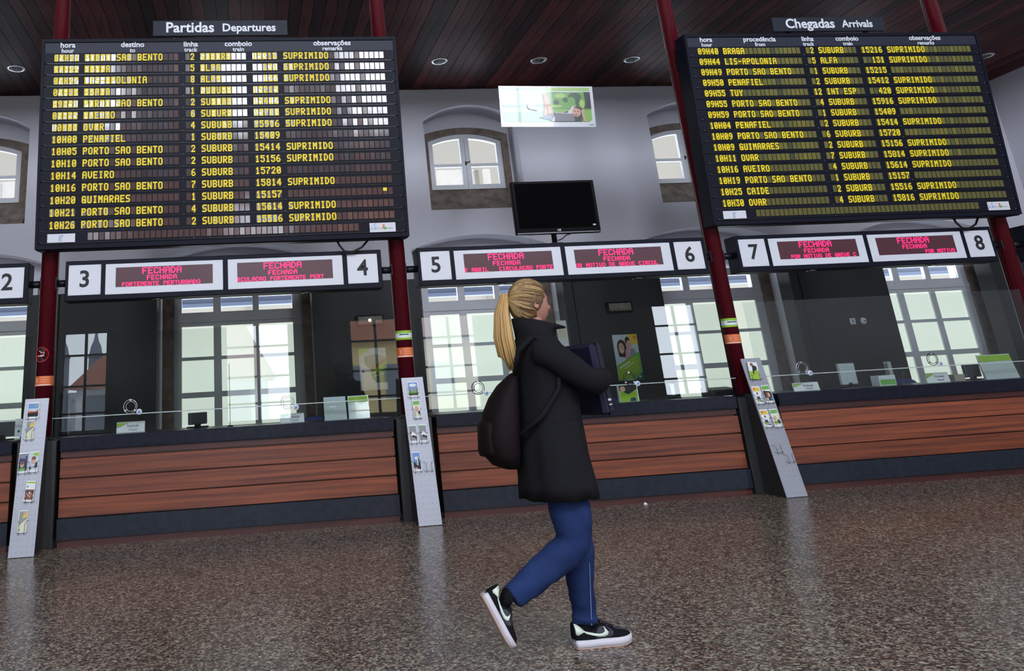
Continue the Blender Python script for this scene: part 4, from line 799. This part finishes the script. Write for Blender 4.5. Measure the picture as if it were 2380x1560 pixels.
M_HAIR = hairmat(); M_TAIL = flap_mat('golden_hair', [(.34,.19,.06),(.62,.40,.16),(.50,.30,.11),(.70,.48,.22)]); M_STR = flap_mat('streaked_hair', [(.05,.025,.012),(.42,.26,.10),(.16,.085,.035),(.60,.42,.18),(.09,.045,.02)])
for m_ in (M_TAIL, M_STR): m_.node_tree.nodes['Principled BSDF'].inputs['Roughness'].default_value = .5; m_.node_tree.nodes['Principled BSDF'].inputs['Coat Weight'].default_value = 0
def J(u, v, Y): return at(u, v, Y) - O
def skin_mesh(verts, edges, radii, subs=2):
    me = bpy.data.meshes.new('skin'); bm = bmesh.new(); lay = bm.verts.layers.skin.verify(); vs_ = []
    for i, v in enumerate(verts):
        q = bm.verts.new(v); r = radii[i]; q[lay].radius = r if isinstance(r, tuple) else (r, r); q[lay].use_root = (i == 0); vs_.append(q)
    for a, b_ in edges: bm.edges.new((vs_[a], vs_[b_]))
    bm.to_mesh(me); bm.free(); o = bpy.data.objects.new('tmp', me); C.objects.link(o)
    md = o.modifiers.new('s', 'SKIN'); md.use_smooth_shade = True; ss = o.modifiers.new('ss', 'SUBSURF'); ss.levels = subs; ss.render_levels = subs
    dg = bpy.context.evaluated_depsgraph_get(); out = bpy.data.meshes.new_from_object(o.evaluated_get(dg)); bpy.data.objects.remove(o)
    out.materials.clear(); return out
def mesh_to_mb(me, mb, mi=0):
    mb.add([v.co.copy() for v in me.vertices], [tuple(p.vertices) for p in me.polygons], mi, True); return mb
from mathutils import noise as mnoise
def wrinkle(me, amp, sc, top=None):
    me.update(); cos = [v.co.copy() for v in me.vertices]; nm = [v.normal.copy() for v in me.vertices]
    for v, c, n in zip(me.vertices, cos, nm):
        q = Vector((c.x*sc[0], c.y*sc[1], c.z*sc[2])); k = 1 if top is None else top(c)
        v.co = c+n*amp*k*(mnoise.noise(q)+.5*mnoise.noise(q*2.1+Vector((3,1,7))))
    me.update()
def chain(specs):        # list of chains, each [(point, radius)...]; first point of later chains may be an int (index to attach)
    V, Ed, Ra = [], [], []
    for c in specs:
        prev = None
        for it in c:
            if isinstance(it, int): prev = it; continue
            V.append(it[0]); Ra.append(it[1]); 
            if prev is not None: Ed.append((prev, len(V)-1))
            prev = len(V)-1
    return V, Ed, Ra
def hand_mesh(wr, d, n, side, curl=.35, s=1.0):
    """wr wrist point, d finger direction, n back-of-hand normal, side = thumb side"""
    d, n = d.normalized(), n.normalized(); t = side.normalized()
    V = [wr, wr+d*.045*s]; Ra = [(.026*s,.018*s), (.030*s,.014*s)]; Ed = [(0,1)]
    for k, (off, ln) in enumerate(((.030,.072),(.010,.080),(-.011,.074),(-.030,.058))):
        kn = wr+d*(.088-.004*abs(k-1.2))*s+t*off*s; V.append(kn); Ra.append(.0105*s); Ed.append((1, len(V)-1)); a = 0; p = kn
        for seg in (.45, .32, .23):
            a += curl; p = p+(d*math.cos(a)-n*math.sin(a))*ln*seg*s; V.append(p); Ra.append(.0088*s if seg > .3 else .0078*s); Ed.append((len(V)-2, len(V)-1))
    V.append(wr+d*.03*s+t*.034*s-n*.006); Ra.append(.013*s); Ed.append((0, len(V)-1)); V.append(wr+d*.060*s+t*.056*s-n*.014); Ra.append(.011*s); Ed.append((len(V)-2, len(V)-1)); V.append(wr+d*.085*s+t*.060*s-n*.022); Ra.append(.009*s); Ed.append((len(V)-2, len(V)-1))
    return skin_mesh(V, Ed, Ra, 2)
# joints
rs, re_, rf, rw = J(1268,815,-4.37), J(1372,888,-4.42), J(1398,884,-4.35), J(1398,872,-4.28)
ls, le, lf, lw = J(1272,815,-4.05), J(1345,925,-4.00), J(1375,930,-4.06), J(1388,922,-4.13)
rh, rk, ra_ = J(1308,1110,-4.29), J(1334,1262,-4.31), J(1186,1392,-4.30)
lh, lk, la = J(1300,1110,-4.13), J(1350,1290,-4.13), J(1358,1452,-4.13)
body = [[(J(1285,1075,-4.21), .105), (J(1275,985,-4.21), .10), (J(1262,880,-4.21), .115), (J(1250,815,-4.21), .085), (J(1240,772,-4.21), .050), (J(1238,742,-4.21), .048), (J(1236,722,-4.21), .055)],
        [3, (rs, .052), (rs.lerp(re_, .5), .042), (re_, .036), (rf.lerp(rw,.4), .032), (rw, .024)],
        [3, (ls, .052), (ls.lerp(le, .5), .042), (le, .036), (lf, .032), (lw, .024)],
        [0, (rh, .085), (rh.lerp(rk,.5), .075), (rk, .055), (rk.lerp(ra_,.4), .052), (ra_, .036)],
        [0, (lh, .085), (lh.lerp(lk,.5), .075), (lk, .052), (lk.lerp(la,.4), .052), (la, .036)]]
bmb = MB(); mesh_to_mb(skin_mesh(*chain(body), subs=2), bmb)
# head
HC = J(1231, 706, -4.21); yaw = math.radians(13); HM = Matrix.Translation(HC) @ Matrix.Rotation(yaw, 4, 'Z') @ Matrix.Rotation(math.radians(-4), 4, 'Y')
def g2(a, b_, c, d_, s_): return math.exp(-((a-b_)**2+(c-d_)**2)/(2*s_*s_))
def headpt(az, el):
    x, y, z = math.cos(el)*math.cos(az), math.cos(el)*math.sin(az), math.sin(el)
    px_, py_, pz_ = x*.094, y*.074, z*.110
    if z < -.1: k = min(1, (-z-.1)/.9); py_ *= 1-.28*k; px_ += .012*k*(x > 0); 
    if x < 0: px_ *= 1.02
    aa = math.atan2(y, x); f = max(0, x)
    px_ += .026*math.exp(-(aa/.11)**2)*math.exp(-((el+.28)/.13)**2) + .012*math.exp(-(aa/.09)**2)*math.exp(-((el+.05)/.18)**2)
    px_ += .008*math.exp(-(aa/.22)**2)*math.exp(-((el+.62)/.07)**2) + .010*math.exp(-(aa/.25)**2)*math.exp(-((el+.95)/.13)**2)
    px_ -= .010*(math.exp(-((aa-.36)/.17)**2)+math.exp(-((aa+.36)/.17)**2))*math.exp(-((el-.02)/.12)**2)
    px_ += .005*math.exp(-((el-.20)/.08)**2)*f
    return Vector((px_, py_, pz_))
n1, n2 = 72, 48
V = [headpt(-PI+2*PI*i/n1, -PI/2+PI*j/n2) for j in range(1, n2) for i in range(n1)]; V = [HM @ v for v in V] + [HM @ headpt(0, -PI/2), HM @ headpt(0, PI/2)]
Fc = [(j*n1+i, j*n1+(i+1)%n1, (j+1)*n1+(i+1)%n1, (j+1)*n1+i) for j in range(n2-2) for i in range(n1)] + [((i+1)%n1, i, (n2-1)*n1) for i in range(n1)] + [((n2-2)*n1+i, (n2-2)*n1+(i+1)%n1, (n2-1)*n1+1) for i in range(n1)]
bmb.add(V, Fc, 0, True)
for sg in (-1, 1):       # ears
    e_ = []
    for j, (k, o_) in enumerate(((.6,.0),(1,.008),(.95,.014),(.5,.012))): e_.append([HM @ Vector((-.008+.016*k*math.cos(t*PI/6)-.004*j, sg*(.068+o_), -.004+.030*k*math.sin(t*PI/6))) for t in range(12)])
    bmb.loft(e_)
mesh_to_mb(hand_mesh(rw, Vector((-.18,.95,.25)), Vector((1,.12,0)), Vector((.0,-.2,1)), .12), bmb)
mesh_to_mb(hand_mesh(lw, Vector((-.1,-.95,.25)), Vector((1,.1,-.1)), Vector((0,.2,1)), .15), bmb)
bmb.build('body', M_SKINP, per)
ey = MB(); 
for sg in (-1, 1):
    c = headpt(sg*.36, .02); ey.lathe([(0,.0125),(.006,.011),(.0105,.005),(.012,.0)], (c.x-.006, c.y, c.z), 'x', 14)
ey2 = MB().add([HM @ Vector(v) for v in ey.v], ey.f, 0, True); eo = ey2.build('eyes', P_WHITE, per)
ir = MB()
for sg in (-1, 1): c = headpt(sg*.36, .02); ir.lathe([(0,.0135),(.0045,.0128),(.005,.0118)], (c.x-.006, c.y, c.z), 'x', 12)
MB().add([HM @ Vector(v) for v in ir.v], ir.f, 0, True).build('iris', P_HAIR, eo)
lp = MB(); pts = [HM @ (headpt(a, -.62+.02*math.cos(a*6))+Vector((.0015,0,0))) for a in (-.26,-.15,-.05,.05,.15,.26)]; lp.tube(pts, [.001,.003,.0035,.0035,.003,.001], 8).build('lips', mat('lips', (.42,.12,.11), .5), per)
bw = MB()
for sg in (-1, 1): bw.tube([HM @ (headpt(sg*a, .20+.05*math.sin((a-.16)*5))+Vector((.001,0,0))) for a in (.16,.28,.40,.52)], [.0022,.003,.0028,.0012], 6)
bw.build('eyebrows', mat('brow', (.16,.09,.05), .8), per)
# hair: cap + ponytail
def hairpt(az, el):
    p = headpt(az, el); z = math.sin(el); k = 1.10+.05*math.exp(-((el-.5)/.5)**2); return Vector((p.x*k-.004, p.y*k, p.z*1.09+.002))
cap = MB(); na, ne = 84, 40; grid = {}
def keep(az, el):
    a = abs(az); lim = .62-.10*math.cos(a*2.2) if a < .80 else .60-.70*(a-.80)/.55 if a < 1.35 else -.10-.30*(a-1.35)/.3 if a < 1.65 else -.62
    return el > max(lim, -.70)
Vh, Fh, idx = [], [], {}
for j in range(ne+1):
    for i in range(na):
        az = -PI+2*PI*i/na; el = -.75+(PI/2-.001+.75)*j/ne; k = 1
        p = hairpt(az, el); wv = .0022*math.sin(az*23+el*6)+.0016*math.sin(az*41-el*9); nrm = p.normalized(); Vh.append(HM @ (p+nrm*wv)); idx[(i, j)] = len(Vh)-1
for j in range(ne):
    for i in range(na):
        az = -PI+2*PI*(i+.5)/na; el = -.75+(PI/2+.75)*(j+.5)/ne
        if keep(az, el): Fh.append((idx[(i,j)], idx[((i+1)%na,j)], idx[((i+1)%na,j+1)], idx[(i,j+1)]))
capo = cap.add(Vh, Fh, 0, True).build('hair', mat('hair_base', (.17,.095,.04), .6, col2=(.07,.035,.016), scale=22), per)
md = capo.modifiers.new('thick', 'SOLIDIFY'); md.thickness = .008; md.offset = -1
# swept strands over the cap
stm = MB(); root = J(1189, 697, -4.21)
rl = random.Random(3)
for k in range(700):
    az = rl.uniform(-2.8, 2.8); el0 = rl.uniform(-.6, 1.3)
    if not keep(az, el0): continue
    A = hairpt(az, el0); pts = []
    loc_root = HM.inverted() @ root
    for q in range(8):
        t = q/7; v = A.lerp(loc_root, t); a_ = math.atan2(v.y, v.x) ; e_ = math.asin(max(-1, min(1, v.z/max(.001, v.length)))); s_ = hairpt(a_, e_*.9)
        v2 = s_*(1.028) if t < .85 else s_.lerp(loc_root, (t-.85)/.15*.9)*1.01
        pts.append(HM @ v2)
    stm.tube(pts, [.0008,.0022,.0028,.0028,.0028,.0028,.0026,.002], 4)
stm.build('swept_strands', M_STR, capo)
tm = MB()
for k in range(120):
    a = rl.uniform(0, 2*PI); rr = math.sqrt(rl.random()); jx, jy = math.cos(a)*rr, math.sin(a)*rr
    ue = 1190+jx*20; ve = 862-abs(jx)*14+rl.uniform(-14, 8)-(12 if jx < -.5 else 0)
    P = [J(1190, 697, -4.21), J(1172+jx*10, 690+8*jy, -4.21+.02*jy), J(1166+jx*17, 730, -4.21+.035*jy), J(1170+jx*23, 785, -4.21+.045*jy), J(1180+jx*23, 830, -4.21+.045*jy), J(ue, ve, -4.21+.035*jy)]
    tm.tube(P, [.004,.0055,.006,.0055,.004,.0008], 5)
tm.build('ponytail', M_TAIL, per)
MB().lathe([(.016,-.008),(.020,0),(.016,.008)], tuple(J(1187,696,-4.21)), 'x', 16).build('hair_tie', M_COLLAR, per)
# coat
def ring(v, xl, xr, d_, Yc=-4.21, n=40, wr=0.0, ph=0.0, z=None):
    A, B = at(xl, v, Yc), at(xr, v, Yc); c = (A+B)/2; a_ = (B-A).length/2; zz = (A.z+B.z)/2 if z is None else z; out = []
    for k in range(n):
        t = 2*PI*k/n; w_ = 1+wr*(math.sin(6*t+ph)+.6*math.sin(11*t+1.7*ph)); ct, st = math.cos(t), math.sin(t)
        out.append(Vector((c.x+a_*math.copysign(abs(ct)**.9, ct)*w_, Yc+d_*math.copysign(abs(st)**.9, st)*w_, zz))-O)
    return out
ct = MB()
ct.loft([ring(1152,1216,1376,.215,wr=.010,ph=.3), ring(1154,1213,1382,.225,wr=.030,ph=.3), ring(1120,1212,1374,.222,wr=.032,ph=.35), ring(1060,1207,1358,.205,wr=.028,ph=.5), ring(1000,1205,1346,.180,wr=.020,ph=.7), ring(975,1206,1341,.168,wr=.006,ph=.8), ring(940,1207,1338,.16,wr=.012,ph=.9), ring(890,1205,1334,.16,wr=.010,ph=1.1), ring(850,1202,1324,.175,wr=.006), ring(818,1200,1306,.180), ring(796,1201,1288,.165), ring(780,1205,1276,.125), ring(766,1210,1268,.085)])
V_, E_, R3 = chain([[(rs+Vector((-.05,.06,.0)), .075), (rs+Vector((.01,0,-.005)), .078), (rs.lerp(re_,.5), .074), (re_, .066), (rf.lerp(re_,.35), .062), (rf.lerp(rw,.5), .052), (rw+Vector((0,.0,0)), .040)]]); mesh_to_mb(skin_mesh(V_, E_, R3, 2), ct)
V_, E_, R3 = chain([[(ls+Vector((-.05,-.06,.0)), .075), (ls+Vector((.01,0,-.005)), .078), (ls.lerp(le,.5), .072), (le, .064), (lf, .056), (lw, .040)]]); mesh_to_mb(skin_mesh(V_, E_, R3, 2), ct)
cm_ = ct.mesh(); wrinkle(cm_, .012, (16,16,3.2), lambda c: .5+.8*max(0, min(1, (1.0-c.z)/.3))); coat = link('coat', cm_, M_COAT, per)
MB().loft([ring(976,1205,1342,.171), ring(973,1205,1342,.171)], cap=False).build('waist_seam', M_COLLAR, coat)
col = MB(); R1 = ring(792,1204,1284,.125,n=32); R2 = ring(768,1198,1288,.110,n=32); 
def tiltring(rg, dz): 
    cx = sum(p.x for p in rg)/len(rg); hw = max(p.x for p in rg)-cx; return [p+Vector((0,0,-dz*(p.x-cx)/hw)) for p in rg]
R3_ = tiltring(ring(752,1192,1310,.105,n=32), .030); R4 = tiltring(ring(750,1200,1298,.092,n=32), .028); R5 = ring(778,1212,1272,.075,n=32)
co = col.loft([R1, R2, R3_, R4, R5], cap=False).build('collar', M_COLLAR, per)
# jeans
V_, E_, R3 = chain([[(J(1292,1085,-4.21), .100), (rh+Vector((0,.03,0)), .095), (rh.lerp(rk,.5)+Vector((.012,0,0)), .104), (rk+Vector((.005,0,.035)), .088), (rk+Vector((-.012,0,-.02)), .080), (rk.lerp(ra_,.35), .074), (rk.lerp(ra_,.7), .066), (rk.lerp(ra_,.93), .057), (rk.lerp(ra_,1.0), .056)],
    [0, (lh+Vector((0,-.02,0)), .095), (lh.lerp(lk,.5), .092), (lk, .073), (lk.lerp(la,.35)+Vector((-.012,0,0)), .072), (lk.lerp(la,.70), .060), (lk.lerp(la,.85), .057), (lk.lerp(la,.90), .060), (lk.lerp(la,.955), .056), (lk.lerp(la,.99), .058)]])
jb = MB(); mesh_to_mb(skin_mesh(V_, E_, R3, 2), jb); jm = jb.mesh(); wrinkle(jm, .011, (7,7,26), lambda c: .55+.9*max(0, min(1, (.34-c.z)/.25))); jo = link('jeans', jm, M_JEANS, per)
sm = MB(); A, B = lk.lerp(la,.1), lk.lerp(la,.95)
for k in range(22): p = A.lerp(B, k/21)+Vector((.010,-.072+.012*k/21,0)); sm.box(p.x-.0012, p.x+.0012, p.y-.001, p.y+.001, p.z-.006, p.z+.006)
tag(sm.build('seam_stitching', mat('stitch', (.18,.25,.42), .8), jo), kind='stuff')
# shoes
M_SB = mat('black_suede', (.006,.006,.009), .8, spec=.15); M_SW = mat('white_sole', (.62,.60,.66), .5); M_SG = mat('grey_suede', (.060,.058,.075), .85, spec=.2); M_MINT = mat('mint_leather', (.68,.78,.66), .45); M_GUM = mat('gum_outsole', (.62,.42,.36), .6)
def shoe(Mx, s=1.0):
    hwk = [(0,.030),(.02,.037),(.07,.040),(.13,.042),(.19,.048),(.235,.046),(.265,.037),(.282,.020),(.287,.006)]
    tpk = [(0,.108),(.02,.104),(.045,.080),(.08,.072),(.105,.092),(.125,.108),(.16,.090),(.20,.072),(.24,.064),(.265,.056),(.28,.046),(.287,.040)]
    def itp(T, x):
        for (a, b_), (c, d_) in zip(T[:-1], T[1:]):
            if a <= x <= c: return b_+(d_-b_)*(x-a)/(c-a)
        return T[-1][1]
    X = [0,.006,.02,.045,.08,.105,.125,.16,.20,.235,.255,.27,.28,.286]
    def tf(P): return [Mx @ (Vector(p)*s) for p in P]
    def sec(x, zb, zt, w, n=24):
        out = []
        for k in range(n):
            t = 2*PI*k/n; c, s_ = math.cos(t), math.sin(t); zz = (zb+zt)/2+(zt-zb)/2*math.copysign(abs(s_)**.75, s_); wk = w*(1-.28*max(0, s_)**2)
            out.append((x, wk*math.copysign(abs(c)**.6, c), zz))
        return out
    up = MB().loft([tf(sec(x, .024, itp(tpk, x), itp(hwk, x)*.97)) for x in X]).build('shoe', M_SB, per)
    tl_ = lambda x: .036+.010*max(0, (x-.2)/.09)**2; bl = lambda x: .012*max(0, (x-.2)/.09)**2
    def solesec(x, z0, z1, w): return tf([(x, -w, z0), (x, -w*.5, z0), (x, 0, z0), (x, w*.5, z0), (x, w, z0), (x, w*1.02, (z0+z1)/2), (x, w, z1), (x, 0, z1), (x, -w, z1), (x, -w*1.02, (z0+z1)/2)])
    MB().loft([solesec(x, bl(x)+.006, tl_(x), itp(hwk, x)*1.07+.002) for x in X]).build('sole', M_SW, up)
    MB().loft([solesec(x, bl(x), bl(x)+.008, itp(hwk, x)*1.05+.001) for x in X]).build('outsole', M_GUM, up)
    def wall(x, z, sg, e=.0015):
        zb, zt, w = .024, itp(tpk, x), itp(hwk, x)*.97; u = max(-1, min(1, (z-(zb+zt)/2)/((zt-zb)/2))); s_ = math.copysign(abs(u)**(1/.75), u); c = math.sqrt(max(0, 1-s_*s_)); return (x, sg*(w*(1-.28*max(0, s_)**2)*c**.6+e), z)
    def patch(poly_top, poly_bot, name, m_, e, both=(-1, 1)):
        mb = MB()
        def dn(P): return [(P[i][0]+(P[i+1][0]-P[i][0])*t/3, P[i][1]+(P[i+1][1]-P[i][1])*t/3) for i in range(len(P)-1) for t in range(3)]+[P[-1]]
        poly_top, poly_bot = dn(poly_top), dn(poly_bot)
        for sg in both:
            n = len(poly_top); P = [wall(x, z, sg, e) for x, z in poly_top]+[wall((x+x2)/2, (z+z2)/2, sg, e) for (x, z), (x2, z2) in zip(poly_top, poly_bot)]+[wall(x, z, sg, e) for x, z in poly_bot]
            mb.add(tf(P), [f for k in range(n-1) for f in ((k, k+1, n+k+1, n+k), (n+k, n+k+1, 2*n+k+1, 2*n+k))], 0, True)
        o = mb.build(name, m_, up); md = o.modifiers.new('th', 'SOLIDIFY'); md.thickness = .0015; md.offset = 0; return o
    patch([(.10,.068),(.115,.085),(.13,.088),(.15,.085),(.17,.075),(.182,.062)], [(.095,.042),(.11,.040),(.13,.040),(.15,.040),(.165,.042),(.178,.050)], 'quarter_panel', M_SG, .0012)
    patch([(.018,.086),(.05,.071),(.08,.064),(.11,.059),(.128,.060),(.138,.066),(.139,.076),(.136,.087)], [(.02,.083),(.05,.063),(.08,.054),(.11,.047),(.135,.046),(.152,.052),(.156,.064),(.138,.087)], 'swoosh', M_MINT, .0036)
    patch([(.0,.104),(.012,.101),(.030,.088),(.045,.074)], [(.0,.062),(.010,.058),(.022,.064),(.040,.070)], 'heel_tab', M_MINT, .0025)
    tc_ = MB(); P = []
    for x in (.195,.21,.225,.24,.255,.266):
        for k in range(9): yy = (-1+2*k/8)*.72; w = itp(hwk, x)*.97; P.append((x, w*yy, itp(tpk, x)*(1-.10*yy*yy)+.0012))
    tc_.add(tf(P), [(r*9+k, r*9+k+1, r*9+10+k, r*9+9+k) for r in range(5) for k in range(8)], 0, True); tc_.build('toe_vamp', M_SG, up)
    lc = MB()
    for k in range(6): x = .118+k*.015; z = itp(tpk, x)+.003; lc.tube(tf([(x, -.026, z-.010), (x+.003, -.012, z), (x+.006, .012, z), (x+.008, .026, z-.010)]), .0026*s, 6)
    lc.tube(tf([(.118,-.01,.112),(.135,-.028,.104),(.15,-.036,.090)]), .002, 5).build('laces', M_WIRE, up)
lt = at(1335, 1503, -4.13)
shoe(Matrix.Translation((3.355-O.x, -4.13-O.y, 0)) @ Matrix.Rotation(math.radians(3), 4, 'Z'), .97)
T = J(1183, 1512, -4.30); H = J(1117, 1384, -4.30); xd = (T-H).normalized(); yd = Vector((0, 1, 0)); zd = xd.cross(yd).normalized()
if zd.x < 0: zd = -zd
yd = zd.cross(xd).normalized(); Ms = Matrix((xd, yd, zd)).transposed().to_4x4(); LS = (T-H).length/.287
shoe(Matrix.Translation(H) @ Ms, min(LS, 1.08))
MB().tube([ra_, ra_.lerp(H, .35)+zd*.02], [.042,.040], 12).build('sock', M_SB, per); MB().tube([la+Vector((0,0,.03)), la+Vector((0.004,0,-.045))], [.040,.026], 12).build('sock', M_SB, per)
# backpack
def bring(v, xl, xr, d_, Yc=-4.23): return ring(v, xl, xr, d_, Yc, n=32, wr=.012, ph=v*.02)
bp_o = Vector((3.13, -4.23, .98))
bg_ = empty('backpack', O); tag(bg_, 'dark brown slouching backpack hanging on the back of the walking woman', 'backpack')
M_BAG = mat('dark_brown_leather', (.010,.005,.006), .7, col2=(.005,.003,.004), scale=9, stretch=(2,2,.5), bump=.3, spec=.15)
MB().loft([bring(1089,1172,1202,.06), bring(1080,1148,1204,.10), bring(1055,1126,1204,.125), bring(1010,1118,1203,.13), bring(960,1124,1202,.12), bring(925,1138,1201,.10), bring(895,1158,1201,.075), bring(872,1182,1201,.04), bring(866,1190,1200,.02)]).build('bag_body', M_BAG, bg_)
MB().loft([bring(1060,1120,1150,.085), bring(1050,1116,1150,.095), bring(990,1113,1148,.09), bring(980,1118,1148,.08)]).build('front_pocket', M_BAG, bg_)
sp = MB(); sp.tube([J(1196,870,-4.28), J(1205,815,-4.32), J(1240,782,-4.34), J(1275,795,-4.37), J(1300,850,-4.385), J(1298,905,-4.385), J(1262,965,-4.385), J(1210,1010,-4.33)], [.010,.014,.016,.016,.014,.012,.012,.010], 8); sp.build('strap', M_COLLAR, bg_)
sp = MB(); sp.tube([J(1196,870,-4.16), J(1210,812,-4.11), J(1245,782,-4.09), J(1280,800,-4.07), J(1310,860,-4.06)], [.010,.014,.016,.015,.012], 8); sp.build('strap', M_COLLAR, bg_)
# folder
fo = empty('folder', J(1366, 882, -4.19)+O, (0, math.radians(-5), math.radians(14))); tag(fo, 'dark blue zipped folder hugged to the chest of the walking woman', 'folder')
fz = (at(1362,800,-4.19)-at(1362,962,-4.19)).length/2
MB().box(-.034, .034, -.12, .12, -fz, fz, ch=.014).build('cover', mat('navy_nylon', (.003,.004,.028), .7, bump=.1, var=.2, scale=60), fo)
MB().box(-.004, .004, -.1235, .1235, -fz-.002, fz+.002).build('zip', M_BLACK, fo)
MB().box(-.006, .012, -.128, -.120, -fz*.62, -fz*.56).box(-.006, .012, -.128, -.120, -fz*.74, -fz*.70).build('buckle', M_STEEL, fo)
